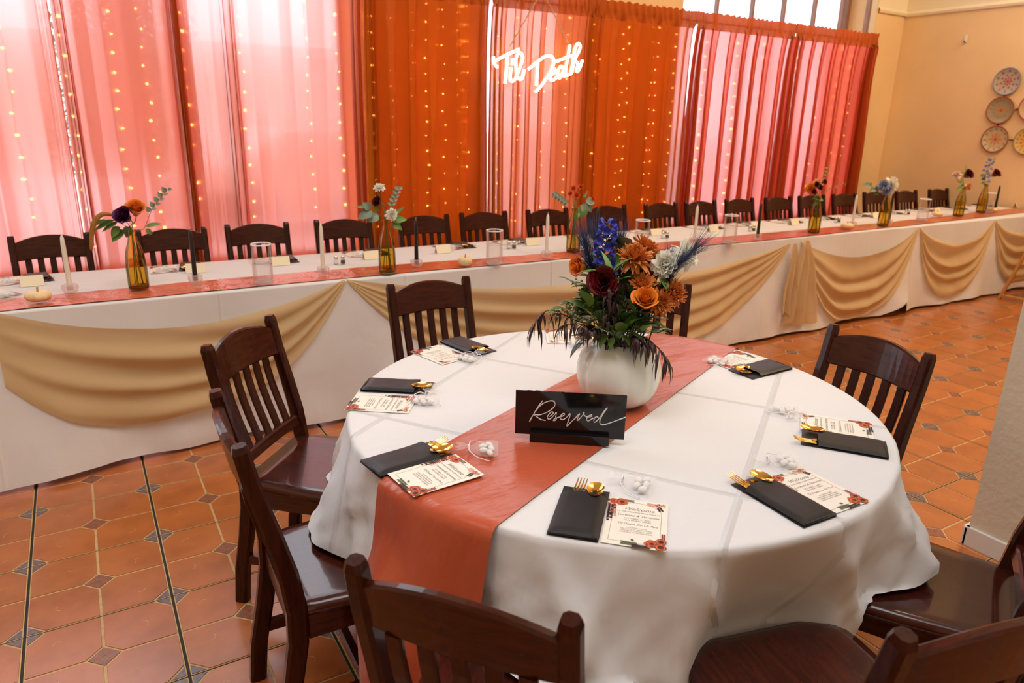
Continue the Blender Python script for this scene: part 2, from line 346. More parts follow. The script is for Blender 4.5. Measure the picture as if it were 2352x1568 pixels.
b = MB(); b.box((-3.75, -5.2, 0), (-3.6, YW+.3, ZC)); structure(b.obj('wall_left', G['wall_cream']))
b = MB(); b.box((-3.75, -5.35, 0), (XW+.25, -5.2, ZC)); structure(b.obj('wall_front', G['wall_cream']))
b = MB(); b.box((-3.75, -5.35, ZC), (XW+.25, YW+.3, ZC+.1)); structure(b.obj('ceiling', G['ceiling_paint']))
b = MB()
prof = [(0, 0), (.02, .005), (.028, .03), (.018, .05), (0, .058)]
b.grid(lambda u, v: (XW-prof[int(round(v*4))][0], lerp(-5.2, YW, u), 2.755+prof[int(round(v*4))][1]), 1, 4, smooth=False)
b.grid(lambda u, v: (lerp(8.36, XW, u), YW-prof[int(round(v*4))][0], 2.765+prof[int(round(v*4))][1]), 1, 4, smooth=False)
structure(b.obj('trim_1', G['wall_cream']))
b = MB(); b.box((3.12, -5.2, 0), (3.6, -1.13, ZC)); structure(b.obj('wall_pier', G['stucco']))
b = MB(); b.box((3.105, -5.2, 0), (3.13, -1.118, .075), ch=.006); b.box((3.105, -1.135, 0), (3.615, -1.115, .075), ch=.004); structure(b.obj('baseboard_pier', G['trim_white']))
b = MB(); b.box((8.19, YW-.02, SILL), (8.31, YW, HEAD), ch=.004); structure(b.obj('trim_2', G['trim_white']))
b = MB(); b.box((8.16, YW-.03, SILL), (8.2, YW+.02, HEAD), ch=.004); structure(b.obj('trim_3', G['window_wood']))
# windows: frame, mullions, one pane per light
MULL = {1: [-2.2, -1.1, -.05, 1.06], 2: [3.82], 3: [6.12, 6.63, 7.11, 7.61, 8.08]}
for n, (a, c) in enumerate(WIN, 1):
    f = MB()
    for lo, hi in (((a, YG-.03, SILL), (a+.05, YG+.05, HEAD)), ((c-.05, YG-.03, SILL), (c, YG+.05, HEAD)), ((a, YG-.03, SILL), (c, YG+.05, SILL+.06)), ((a, YG-.03, HEAD-.06), (c, YG+.05, HEAD))): f.box(lo, hi, ch=.004)
    wn = structure(f.obj('window_%d' % n, G['window_wood']))
    ms = [a+.02]+MULL[n]+[c-.02]
    for x in MULL[n]:
        q = MB(); wd = .045 if n == 1 and abs(x-1.06) < .01 else .013; q.box((-wd, -.025, SILL+.03), (wd, .03, HEAD-.03), ch=.003); q.obj('mullion', G['window_wood'], wn, (x, YG, 0))
    for x0, x1 in zip(ms, ms[1:]):
        q = MB(); q.box((x0, YG, SILL+.03), (x1, YG+.005, HEAD-.03)); q.obj('pane', G['window_glass'], wn)
    lamp('window_portal', ((a+c)/2, YG+.1, (SILL+HEAD)/2), ((a+c)/2, 0, (SILL+HEAD)/2), c-a, HEAD-SILL, 1, (1, 1, 1), portal=True)

# ------------------------------------------------------------------ outside
mat('asphalt', (.62,.58,.56), .9, var=.1, vscale=2); mat('far_wall', (.72,.62,.56), .85, var=.05, vscale=.5); mat('car_paint', (.80,.77,.76), .25, coat=.6); mat('car_glass', (.70,.67,.66), .08); mat('tyre', (.02,.02,.02), .7)
mat('bark', (.17,.12,.09), .9, bump=.6, bscale=20); mat('leaf_out', (.33,.32,.24), .6, var=.3, vscale=3); mat('roof_out', (.55,.47,.43), .8)
b = MB(); b.box((-25, YW+.3, -.3), (60, 70, -.12)); structure(b.obj('street_ground', G['asphalt']))
t = thing('building', 'pale low building across the street seen faintly through the left curtains', 'building', (-4, 22, -.12))
q = MB(); q.box((-14, 0, 0), (12, 6, 3.3), ch=.05); q.obj('facade', G['far_wall'], t); q = MB(); q.box((-14.4, -.5, 3.3), (12.4, 6.4, 3.6), ch=.05); q.obj('roof', G['roof_out'], t)
def car(x, y, label):
    t = thing('car', label, 'car', (x, y, -.12))
    pr = [(-2.2,.45),(-2.2,.75),(-1.9,.92),(-1.15,.98),(-.55,1.46),(.75,1.48),(1.35,1.02),(2.1,.86),(2.2,.55),(2.15,.32),(-2.1,.32)]
    q = MB(); q.prism(pr, -.85, .85, 0, .06, Matrix.Rotation(PI/2, 4, 'X')); q.obj('body', G['car_paint'], t)
    gl = [(-1.02,.99),(-.5,1.4),(.05,1.42),(.05,.99)]; g2 = [(.13,.99),(.13,1.42),(.7,1.42),(1.18,1.02)]
    for p in (gl, g2):
        q = MB(); q.prism(p, -.01, .01, 0, 0, Matrix.Translation((0, -.855, 0)) @ Matrix.Rotation(PI/2, 4, 'X')); q.obj('side_window', G['car_glass'], t)
    for sx in (-1.35, 1.35):
        for sy in (-.8, .8):
            q = MB(); q.lathe([(.14,-.1),(.31,-.1),(.33,-.06),(.33,.06),(.31,.1),(.14,.1)], 20, close=True); q.obj('wheel', G['tyre'], t, (sx, sy, .33), (PI/2, 0, 0))
car(3.3, 8.6, 'pale parked car outside behind the left sheer curtains, rounded roof')
def tree(x, y, h, rad, z0, n, label, seed, rt=.16):
    rnd = random.Random(seed); t = thing('tree', label, 'tree', (x, y, -.12))
    q = MB(); q.tube([(0,0,0),(.03,0,h*.3),(-.04,.03,h*.6),(0,0,h*.9)], [rt,rt*.85,rt*.6,.03], 10); q.obj('trunk', G['bark'], t)
    q = MB()
    for _ in range(n):
        z = rnd.uniform(0, 1); rr = rad*math.sqrt(rnd.random())*(1-.55*z); a = rnd.uniform(0, 2*PI); s_ = rnd.uniform(.02, .05)
        c = Vector((rr*math.cos(a), rr*math.sin(a), z0+z*(h-z0))); d1 = Vector((rnd.gauss(0,1), rnd.gauss(0,1), rnd.gauss(0,1))).normalized(); d2 = d1.orthogonal().normalized()
        q.add([c-d1*s_, c+d2*s_*.45, c+d1*s_, c-d2*s_*.45], [(0,1,2,3)])
    stuff(q.obj('foliage', G['leaf_out'], t))
tree(.95, 6.6, 6.5, .85, 1.0, 24000, 'tree outside the window behind the left curtains', 3)
tree(5.2, 11.0, 5.5, .9, .9, 16000, 'tree outside behind the right edge of the left curtains', 5)
tree(8.5, 9.5, 2.2, 1.0, .2, 2500, 'low bush outside behind the right hand curtain', 6, .06)

# ------------------------------------------------------------------ curtain rod, curtains
YC = 3.07
t = thing('curtain_rod', 'thin curtain rod running along the window wall above the rust curtains', 'curtain rod', (0, YC, 2.44))
q = MB(); q.tube([(-1.6,0,0),(8.2,0,0)], .008, 10); q.obj('rod', G['rod_rust'], t)
for x in (-1.4, 2.26, 4.9, 8.17):
    q = MB(); q.box((-.01, 0, -.012), (.01, YW-YC, .012), ch=.003); q.box((-.02, YW-YC-.008, -.04), (.02, YW-YC+.002, .04), ch=.003); q.obj('bracket', G['rod_dark'], t, (x, 0, 0))
def curtain(x0, x1, nf, amp, over, seed, label, eL=0, eR=0, yo=0, zb=.03, flare=0, m_='curtain'):
    rnd = random.Random(seed); ph = rnd.uniform(0, 6); W = x1-x0
    def warp(u):   # bunch cloth at the edges
        x = u
        if eL: x = x-eL*.5*math.exp(-u*9)*math.sin(u*PI)*0
        return x
    ks = [(rnd.uniform(.6, 1.7), rnd.uniform(0, 6), rnd.uniform(.3, 1)) for _ in range(4)]
    def f(u, v):
        z = lerp(2.52, zb, v); d = max(0, (2.40-z)/2.4); hdr = z > 2.405
        # edges gather: more cloth per width
        uu = u
        if eR: uu = u+0*eR
        P = nf*2*PI*u+ph+.9*sum(c*math.sin(a*2*PI*u+b_) for a, b_, c in ks)
        if eR: P += eR*2*PI*sst(.9, 1, u)
        if eL: P += eL*2*PI*sst(0, .1, u)
        am = amp*(.45+.75*min(1, d*2.2))*(.65+.5*ns(u*5+seed, d*.8)); 
        x = x0+W*u + over*math.sin(2*P)*(.6+.4*d) + .012*ns(u*9, d*2, seed)*d
        y = YC+yo-.034*math.exp(-d*14) + am*math.sin(P) + .012*ns(u*14+seed*3, d*1.5)*d
        if hdr:
            k = 1-abs(z-2.463)/.06
            y = YC+yo-.030+(.013 if v > .02 else .008)*math.sin(P*3+z*20)+.004*ns(u*60, z*30, seed); x = x0+W*u+.004*math.sin(P*5)
            z += .008*math.sin(P*2.6+1)*(1 if v < .01 else .2)
        x += flare*d*(u-.5)
        return (x, y, z)
    b = MB(); nu = int(nf*14+W*30+40*(eL+eR)/3); nv = 26
    def g(u, v):
        vv = v*12/2.49*.01 if False else v
        return f(u, vv)
    # rows denser at the header
    rows = [0, .012, .024, .036, .046, .06]+[.06+.94*k/20 for k in range(1, 21)]
    b.grid(lambda u, v: f(u, rows[int(round(v*5))]), nu, 5, 1); b.grid(lambda u, v: f(u, rows[5+int(round(v*(len(rows)-6)))]), nu, len(rows)-6)
    return tag(b.obj('curtain', [G[m_], G['curtain_header']]), label, 'curtain', 'rust curtains along the window wall')
curtain(-1.5, -.30, 5, .035, .010, 3, 'leftmost sheer rust curtain, mostly beyond the left edge of the photo', 0, 2)
curtain(-.34, .318, 3, .03, .008, 11, 'sheer curtain behind the first chair, left of the two dark hems', 0, 4)
curtain(.33, 1.02, 3.2, .03, .008, 12, 'sheer curtain glowing behind the purple ranunculus bottle', 4, 3, .012)
curtain(.985, 1.30, 1.6, .025, .008, 13, 'narrow sheer curtain between the brown mullion strip and a dark hem', 2, 3, -.012)
curtain(1.29, 2.235, 4.5, .03, .010, 14, 'wide pale pink sheer curtain just left of the orange curtain', 1, 2.5)
curtain(2.25, 3.27, 5, .074, .020, 21, 'orange curtain full of fairy lights left of the neon sign', 2, 1, .0, m_='curtain_dense')
curtain(3.29, 4.31, 8, .040, .026, 22, 'pink and orange curtain directly behind the neon sign', 1, 1, m_='curtain_dense')
curtain(4.30, 5.46, 5.5, .074, .020, 23, 'orange curtain with fairy lights right of the neon sign', 1, 1, .0, m_='curtain_dense')
curtain(5.47, 6.85, 7, .064, .052, 24, 'pink curtain with white gaps right of the orange curtains', 1, 1, m_='curtain_pink')
curtain(6.84, 8.22, 7.5, .064, .052, 25, 'rightmost deep pink curtain, beside the bare tan wall', 1, 2, m_='curtain_pink')

# ------------------------------------------------------------------ fairy lights hung between the curtains and the wall
bs = MB(); bs.lathe([(0,-.0048),(.0042,-.0036),(.0057,0),(.0045,.0036),(0,.0054)], 6, close=False)
def string(x, label, seed, y=YC+.098, z0=2.4):
    rnd = random.Random(seed); t = thing('string_light', label, 'string light', (x, y, 0), 0, 'fairy light strings on the window wall')
    q = MB(); n = 24; pts = [Vector((.018*ns(k*.35, seed*1.7), .006*ns(k*.5, 9, seed), lerp(z0, .55, k/n))) for k in range(n+1)]
    q.tube([Vector((pts[0].x, YC-y, 2.455)), Vector((pts[0].x, (YC-y)*.3, 2.46))]+pts, .0011, 4); q.obj('wire', G['wire'], t)
    q = MB(); z = z0-rnd.uniform(.03, .14)
    while z > .6:
        k = (z0-z)/(z0-.55)*n; i = int(k); p = pts[i].lerp(pts[i+1], k-i)+Vector((rnd.uniform(-.013, .013), rnd.uniform(-.006, -.001), 0)); sb = rnd.uniform(.6, 1.15); q.add([tuple(Vector(v)*sb+p) for v in bs.v], bs.f, 0, True); z -= rnd.uniform(.105, .135)
    stuff(q.obj('bulbs', G['bulb'], t))
def strings(xs, where, s0, y=YC+.098):
    for k, x in enumerate(xs): string(x, '%s fairy light string from the left %s' % (ORD[k], where), s0+k, y)
strings([.05, .36, .63, .80, 1.03, 1.40, 1.85, 2.08], 'behind the bright left curtains', 100)
strings([2.33, 2.50, 2.66, 2.78, 2.93, 3.07, 3.14], 'glowing through orange curtain left of neon sign', 200, YC+.098)
strings([3.42, 3.62, 3.88, 4.12], 'behind the curtain at the neon sign', 300)
strings([4.39, 4.45, 4.72, 4.78, 5.07, 5.13, 5.36], 'glowing through orange curtain right of neon sign', 400, YC+.098)
strings([5.75, 6.2, 6.6, 7.1, 7.5, 7.85, 8.05], 'behind the pink curtains beside the tan wall', 500)

# ------------------------------------------------------------------ neon sign
YN = 2.93
def np_(x, y): return onY(1100+x*.11905, 60+y*.11905, YN)
t = thing('neon_sign', "warm white neon sign reading 'Til Death hanging before the curtains", 'sign', np_(1100, 800))
org = Vector(t.location)
ST = {'T': [[(268,590),(274,680),(292,735),(345,805)], [(290,680),(500,565),(762,445)], [(540,590),(520,800),(488,1105)]],
 'i': [[(650,625),(628,750)], [(612,800),(588,950),(592,1025),(628,1065),(690,1012),(722,950)]],
 'l': [[(722,950),(790,760),(832,620),(805,535),(755,520),(712,590),(698,730),(712,900),(745,1000),(790,1030),(832,970),(865,835)]],
 'D': [[(945,830),(1090,710),(1250,592),(1350,568),(1415,615),(1432,700),(1385,850),(1280,1020),(1180,1160),(1080,1270)], [(1125,725),(1112,900),(1098,1150)]],
 'e': [[(1375,950),(1440,895),(1450,835),(1405,825),(1360,910),(1358,1005),(1405,1050),(1480,990),(1530,930)]],
 'a': [[(1612,800),(1565,775),(1515,860),(1505,960),(1545,1000),(1592,920),(1622,800),(1605,930),(1640,975)]],
 't': [[(1745,365),(1700,600),(1655,880),(1668,955),(1720,935)], [(1490,680),(1650,615),(1830,555)]],
 'h': [[(1750,940),(1790,740),(1815,560),(1850,410),(1900,335),(1942,385),(1920,480),(1865,580),(1812,690)], [(1775,900),(1812,720),(1850,680),(1890,725),(1882,800),(1862,850),(1885,880),(1930,810),(1982,660)]]}
for ch, strokes in ST.items():
    q = MB()
    for s_ in strokes: q.tube([np_(*p[:2])-org+Vector((0, -.012, 0)) for p in cr([(x, y, 0) for x, y in s_], 5)], .0095, 8)
    q.obj('letter', G['neon'], t)
for poly in ([(230,545),(400,540),(480,480),(770,385),(880,520),(890,780),(915,900),(850,1080),(640,1140),(530,1200),(420,1160),(390,1080),(420,900),(300,890),(200,760),(180,640)],
             [(910,790),(960,700),(1180,540),(1360,515),(1480,590),(1620,540),(1660,320),(1760,290),(1900,270),(2000,340),(1990,540),(2040,640),(1960,920),(1880,970),(1780,980),(1560,1060),(1400,1110),(1290,1110),(1130,1310),(1020,1360),(990,1270),(1030,1180),(1000,1000),(960,880)]):
    P = [np_(*p[:2])-org for p in cr([(x, y, 0) for x, y in poly], 3, True)]
    q = MB(); n = len(P); q.add([(p.x, 0, p.z) for p in P]+[(p.x, .006, p.z) for p in P], [tuple(range(n)), tuple(range(2*n-1, n-1, -1))]+[(i, n+i, n+(i+1) % n, (i+1) % n) for i in range(n)])
    q.obj('backing', G['acrylic_clear'], t)
hk = onY(1246, -22, YN)-org
for p in ((590, 400), (1720, 320)):
    a = np_(*p)-org; q = MB(); q.tube([a.lerp(hk, k/12)+Vector((.003*math.sin(k*2.6), .003*math.cos(k*2.6), 0)) for k in range(13)], .0045, 6); q.obj('rope', G['rope'], t)
q = MB(); q.tube([hk, Vector((hk.x, hk.y, ZC-org.z))], .002, 5); q.obj('cord', G['rope'], t)

# ------------------------------------------------------------------ chairs
def make_chair(label):
    t = thing('dining_chair', label, 'chair', (0, 0, 0), 0, 'dark slat back chairs')
    def bk(z): return -.205-.004*z/.45 if z < .3 else -.205-.085*sst(.36, .95, z)*1.15   # post line, front-back
    zs = [0, .12, .25, .36, .45, .55, .66, .78, .87]
    for sx in (-1, 1):
        q = MB(); pts = [(sx*(.172+.004*z), -.262+.06*sst(0, .42, z)-.094*sst(.42, .95, z), z) for z in zs]+[(sx*.1755, -.262+.06-.094*sst(.42, .95, .885), .885)]
        q.sweep(pts, [.034]*9+[.028], [.044, .045, .046, .048, .048, .046, .042, .038, .036, .028], ch=.007); q.obj('back_post', G['wood'], t)
    def yb(z): return -.202-.094*sst(.42, .95, z)
    def rail(name, zb, zt, th, bow, wx=.162):
        n = 14; vs = []; fs = []
        for i in range(n+1):
            u = i/n*2-1; x = u*wx; y = yb((zb(u)+zt(u))/2)-bow*(1-u*u); a, b_ = zb(u), zt(u); c = .005; h = th/2; tl = (yb(b_)-yb(a))
            for (dy, z) in ((-h, a+c), (-h+c, a), (h-c, a), (h, a+c), (h, b_-c), (h-c, b_), (-h+c, b_), (-h, b_-c)): vs.append((x, y+dy+tl*((z-a)/(b_-a)-.5), z))
        for i in range(n):
            for k in range(8): j = (k+1) % 8; fs.append((i*8+k, (i+1)*8+k, (i+1)*8+j, i*8+j))
        fs.append(tuple(range(8))); fs.append(tuple(range(n*8+7, n*8-1, -1)))
        q = MB(); q.add(vs, fs); q.obj(name, G['wood_rail'], t)
    rail('crest_rail', lambda u: .752+.006*(1-u*u), lambda u: .846+.034*(1-u*u), .022, .016)
    rail('lower_rail', lambda u: .495, lambda u: .535, .022, .006)
    for k in range(5):
        x = (k-2)*.057; q = MB()
        q.sweep([(x, yb(z)-.006-.010*sst(.5, .78, z)-.010*math.sin((z-.52)/.25*PI), z) for z in (.525, .57, .62, .67, .72, .76)], .031, .012, ch=.003); q.obj('slat', G['wood'], t)
    # seat: slightly dished, rounded front corners
    N = 15
    def hw(y): return lerp(.182, .212, sst(-.22, .1, y))*(1 if y < .14 else math.sqrt(max(0, 1-((y-.14)/.085)**2*.62)))
    ys = [-.215, -.16, -.1, -.04, .02, .08, .13, .165, .19, .21, .222]
    q = MB(); vs = []; nr = len(ys)
    for top in (1, 0):
        for y in ys:
            for i in range(N+1):
                u = i/N*2-1; x = u*hw(y); z = .456-.007*(1-u**2)*(1-((y+.02)/.25)**2) if top else .426
                e = max(abs(u), 0); z -= (.006*sst(.9, 1, e)+.008*sst(.19, .224, y)) if top else 0; vs.append((x*(1 if top else .985), y if top else y*.985, z))
    W = N+1; fs = []
    for j in range(nr-1):
        for i in range(N): a = j*W+i; fs.append((a, a+1, a+W+1, a+W)); b_ = nr*W+a; fs.append((b_, b_+W, b_+W+1, b_+1))
    for i in range(N): fs.append((i+1, i, nr*W+i, nr*W+i+1)); a = (nr-1)*W+i; fs.append((a, a+1, nr*W+a+1, nr*W+a))
    for j in range(nr-1): a = j*W; fs.append((a, a+W, nr*W+a+W, nr*W+a)); a = j*W+N; fs.append((a+W, a, nr*W+a, nr*W+a+W))
    q.add(vs, fs, 0, True); q.obj('seat', G['wood_seat'], t)
    for sx in (-1, 1):
        q = MB(); q.sweep([(sx*.172, .158, 0), (sx*.172, .155, .2), (sx*.172, .152, .428)], [.03, .036, .04], [.03, .036, .04], ch=.005); q.obj('front_leg', G['wood'], t)
        q = MB(); q.box((sx*.172-.011, -.18, .365), (sx*.172+.011, .14, .427), ch=.002); q.obj('apron', G['wood_seat'], t)
        q = MB(); q.box((sx*.172-.009, -.225, .15), (sx*.172+.009, .15, .182), ch=.002); q.obj('stretcher', G['wood_seat'], t)
    q = MB(); q.box((-.155, .142, .365), (.155, .164, .427), ch=.002); q.obj('apron', G['wood_rail'], t)
    q = MB(); q.box((-.155, -.215, .365), (.155, -.195, .427), ch=.002); q.obj('apron', G['wood_rail'], t)
    q = MB(); q.box((-.165, -.05, .155), (.165, -.03, .18), ch=.002); q.obj('stretcher', G['wood_rail'], t)
    return t
BACK = Vector((0, -.292, 0))       # where the back rail top sits in chair space
def chair_at(o, c, f):
    """put the chair so its back top is over c and it faces f"""
    a = math.atan2(f[1], f[0])-PI/2; o.rotation_euler = (0, 0, a); p = Vector((c[0], c[1], 0))-Matrix.Rotation(a, 3, 'Z') @ BACK; o.location = p
    return Matrix.Translation(p) @ Matrix.Rotation(a, 4, 'Z')
RC = Vector((1.60, -.766)); RR = .762; TZ = .745
RCH = [((.708, .012), (.73, -.68), 'dark slat back chair left of the round table, its whole back in view'),
       ((.545, -.685), (1, -.03), 'dark chair left of the round table seen edge-on, nearer the camera'),
       ((.725, -1.50), (.79, .61), 'dark chair in the foreground with its back to the camera, left of centre'),
       ((1.545, .41), (.03, -1), 'dark chair between the round table and the left chiffon swags'),
       ((2.385, .0), (-.70, -.71), 'dark chair mostly hidden behind the pumpkin vase bouquet'),
       ((2.513, -1.0), (-1, .06), 'dark chair on the open tiles right of the round table'),
       ((2.165, -1.755), (-.45, .89), 'dark chair at the right edge by the stucco pier, seat in view'),
       ((1.385, -1.93), (.24, .97), 'dark chair in the bottom right corner with its rounded seat in view')]
CH0 = make_chair(RCH[0][2]); CHM = [chair_at(CH0, RCH[0][0], RCH[0][1])]
for c, f, lab in RCH[1:]:
    o = dup(CH0, lab, (0, 0, 0), 0); CHM.append(chair_at(o, c, f))
WPX = [(112,537),(392,520),(591,513),(790,504),(972,494),(1112,488),(1257,482),(1397,477),(1520,470),(1610,465),(1703,460),(1789,455),(1865,450),(1940,446),(2016,442),(2080,438),(2154,434)]
WX = [onY(x, y, 2.33).x for x, y in WPX]
for k, x in enumerate(WX):
    o = dup(CH0, '%s chair from the left along the window side of the long table' % ORD[k], (0, 0, 0), 0)
    a = R_(random.uniform(-3.5, 3.5)); chair_at(o, (x, 2.34+random.uniform(-.02, .02)), (math.sin(a), -math.cos(a)))

# ------------------------------------------------------------------ round table and its cloth
t = thing('round_table', 'round table under the creased white cloth and rust runner', 'table', (RC.x, RC.y, 0))
q = MB(); q.lathe([(0, .716), (.75, .716), (.757, .722), (.757, .738), (.75, .742), (0, .742)], 64); q.obj('tabletop', G['inset_clay'], t)
for a in (20, 110, 200, 290):
    q = MB(); q.tube([(.38*math.cos(R_(a+d)), .38*math.sin(R_(a+d)), z) for d, z in ((-12, .715), (-12, .02), (12, .02), (12, .715))], .014, 8); q.obj('leg', G['steel'], t)
def cloth_fold(th):
    fr = math.exp(-((math.degrees(th) % 360-262)/38)**2); return fr*1.3*(1-abs(math.sin(6.5*th+.9*math.sin(3*th)))*2)+.55*math.sin(11*th+1.2+.9*math.sin(2*th))+.35*math.sin(7*th+2.2)+.25*math.sin(17*th+.4*math.sin(3*th))
def seat_local(x, y, M_): return M_.inverted() @ Vector((x, y, 0))
CINV = [m.inverted() for m in CHM]
HEM = [(0,.39),(60,.40),(120,.42),(150,.40),(166,.46),(180,.47),(205,.40),(218,.40),(232,.36),(262,.33),(285,.40),(299,.47),(312,.43),(330,.40),(360,.39)]
FLA = [(0,.07),(120,.08),(150,.085),(166,.115),(180,.085),(205,.07),(235,.09),(262,-.02),(283,.05),(297,.075),(310,.06),(330,.05),(360,.07)]
_tk = {}
RIDGE = [(222,14,3.2,.020),(234,-10,2.6,.016),(243,18,3.0,.024),(252,-12,2.4,.015),(270,16,3.2,.026),(280,-14,3.0,.022),(289,12,2.6,.018),(300,-10,3.0,.018),(175,10,3.2,.02),(160,-12,3.0,.016),(312,10,3,.018)]
def tuck_raw(i):
    if i not in _tk:
        a = R_(i*1.5); r = .60; best = 9
        while r < 1.0:
            q_ = (RC.x+r*math.cos(a), RC.y+r*math.sin(a), 0)
            if any(abs((CINV[k] @ Vector(q_)).x) < .222 and -.3 < (CINV[k] @ Vector(q_)).y < .236 for k in (7,)): best = r; break
            r += .01
        _tk[i] = best
    return _tk[i]
def TUCK(th):
    d = (math.degrees(th) % 360)/1.5; i = int(d); ws = 0; tot = 0
    for j in range(-12, 14):
        w_ = math.exp(-((i+j-d)/5.5)**2); tot += w_*min(tuck_raw((i+j) % 240), .95); ws += w_
    return tot/ws-.012
def cloth_pt(th, t):
    """t<0 on the top, 0..1 down the drop"""
    deg = math.degrees(th) % 360; hem = interp(HEM, deg); fl = interp(FLA, deg); F = cloth_fold(th)
    if t < 0: r = RR*(1+t); return (RC.x+r*math.cos(th), RC.y+r*math.sin(th), TZ+.0035+.0012*ns(r*math.cos(th)*7, r*math.sin(th)*7))
    d = t*(TZ-hem)
    rim = .012
    if d < rim*1.2: ang = d/(rim*1.2)*PI/2*.9; r = RR-rim+rim*math.sin(ang)+.004; z = TZ+.0035-rim*(1-math.cos(ang))
    else:
        s_ = (d-rim*1.2)/(TZ-hem); r = RR+.004+fl*s_**1.1+(.044*F)*sst(0, .75, s_)*(.5+.5*s_)+.020*ns(th*7, s_*2.5)*s_+.010*ns(th*16+s_*5, s_*5)*min(1, s_*2); z = TZ-rim-(d-rim*1.2)+.012*F*s_*s_
    for a0, kk, ww, am in RIDGE:
        if t > 0: q_ = (deg-a0-kk*t+180) % 360-180; r += am*min(1, t*3)*math.exp(-(q_/ww)**2)*(1.0 if q_ < 0 else math.exp(-(q_/ww)**2*3))
    r = max(r, .66 if t > .3 else .74)
    x, y = RC.x+r*math.cos(th), RC.y+r*math.sin(th)
    rt = TUCK(th)
    if z < .735 and rt < r: r = lerp(r, rt, min(1, (.735-z)/.265)); x, y = RC.x+r*math.cos(th), RC.y+r*math.sin(th)
    for k, I in enumerate(CINV):
        p = I @ Vector((x, y, 0))
        if k != 7 and abs(p.x) < .225 and -.30 < p.y < .24 and z < .475: z = max(z, .464+.003*t)
    return (x, y, z)
b = MB(); NT = 288; rows = [-.999,-.85,-.7,-.55,-.4,-.27,-.15,-.07,-.03]+[0,.012,.025,.045,.07,.1]+[.1+.9*k/16 for k in range(1, 17)]
b.grid(lambda u, v: cloth_pt(u*2*PI, rows[int(round(v*(len(rows)-1)))]), NT, len(rows)-1, closeu=True)
o = b.obj('tablecloth', G['linen']); tag(o, 'white cloth with fold creases draped over the round table', 'tablecloth')
# rust satin runner over the round table, hanging down towards the camera on the left
A0, A1 = Vector((2.26, -.425)), Vector((.871, -1.059)); ax = (A1-A0).normalized(); pn = Vector((-ax.y, ax.x))
def run_pt(s_, v):
    """s_ metres from the far end, v across -.5...5"""
    hwid = .165
    base = A0-ax*.16+ax*s_+pn*(v*2*hwid); L_ = 0
    rel = base-RC; r = rel.length
    zt = TZ+.0075+.0022*ns(s_*6, v*3)+.0015*math.sin(v*20+s_*5)*ns(s_*3, 4)
    if r <= RR: return (base.x, base.y, zt)
    # past the rim: find where this line leaves the table, then drop
    p0 = A0-ax*.16+pn*(v*2*hwid); bb = (p0-RC).dot(ax); cc = (p0-RC).length_squared-RR*RR; dd = math.sqrt(max(0, bb*bb-cc)); se = -bb+dd if s_ > .7 else -bb-dd
    d = abs(s_-se); dirn = ax if s_ > .7 else -ax; e = p0+ax*se; out = (e-RC).normalized(); out = (out*.5+dirn*.5).normalized()
    q_ = min(d, .035); rr_ = .022; a = min(d/(rr_*1.57), 1)*PI/2
    off = out*(rr_*math.sin(a)+.004); z = TZ+.0075-rr_*(1-math.cos(a))-max(0, d-rr_*1.57)
    s2 = max(0, d-.03); off = off+out*(.045*s2+.012*math.sin(v*9+1.5)*min(1, s2*4)+.030*min(1, s2*5))
    # slight gathering lower down
    e = e+pn*(-v*.06*min(1, s2*1.6)); X, Y = e.x+off.x-RC.x, e.y+off.y-RC.y; z = max(z, .03); th = math.atan2(Y, X) % (2*PI); hem = interp(HEM, math.degrees(th)); cx, cy, cz = cloth_pt(th, max(0, min(1, (TZ-z)/(TZ-hem)))); rc = math.hypot(cx-RC.x, cy-RC.y)+.007; rr = math.hypot(X, Y); k = max(1, rc/rr)
    for I in CINV[:3]:
        p = I @ Vector((RC.x+X*k, RC.y+Y*k, 0))
        if abs(p.x) < .22 and -.22 < p.y < .235: z = max(z, .470)
    return (RC.x+X*k, RC.y+Y*k, z)
b = MB(); LEN = 2.28; b.grid(lambda u, v: run_pt(u*LEN, v-.5), 150, 16)
tag(b.obj('table_runner', G['satin']), 'rust satin runner laid diagonally over the round table and hanging down', 'runner')
BINV = None

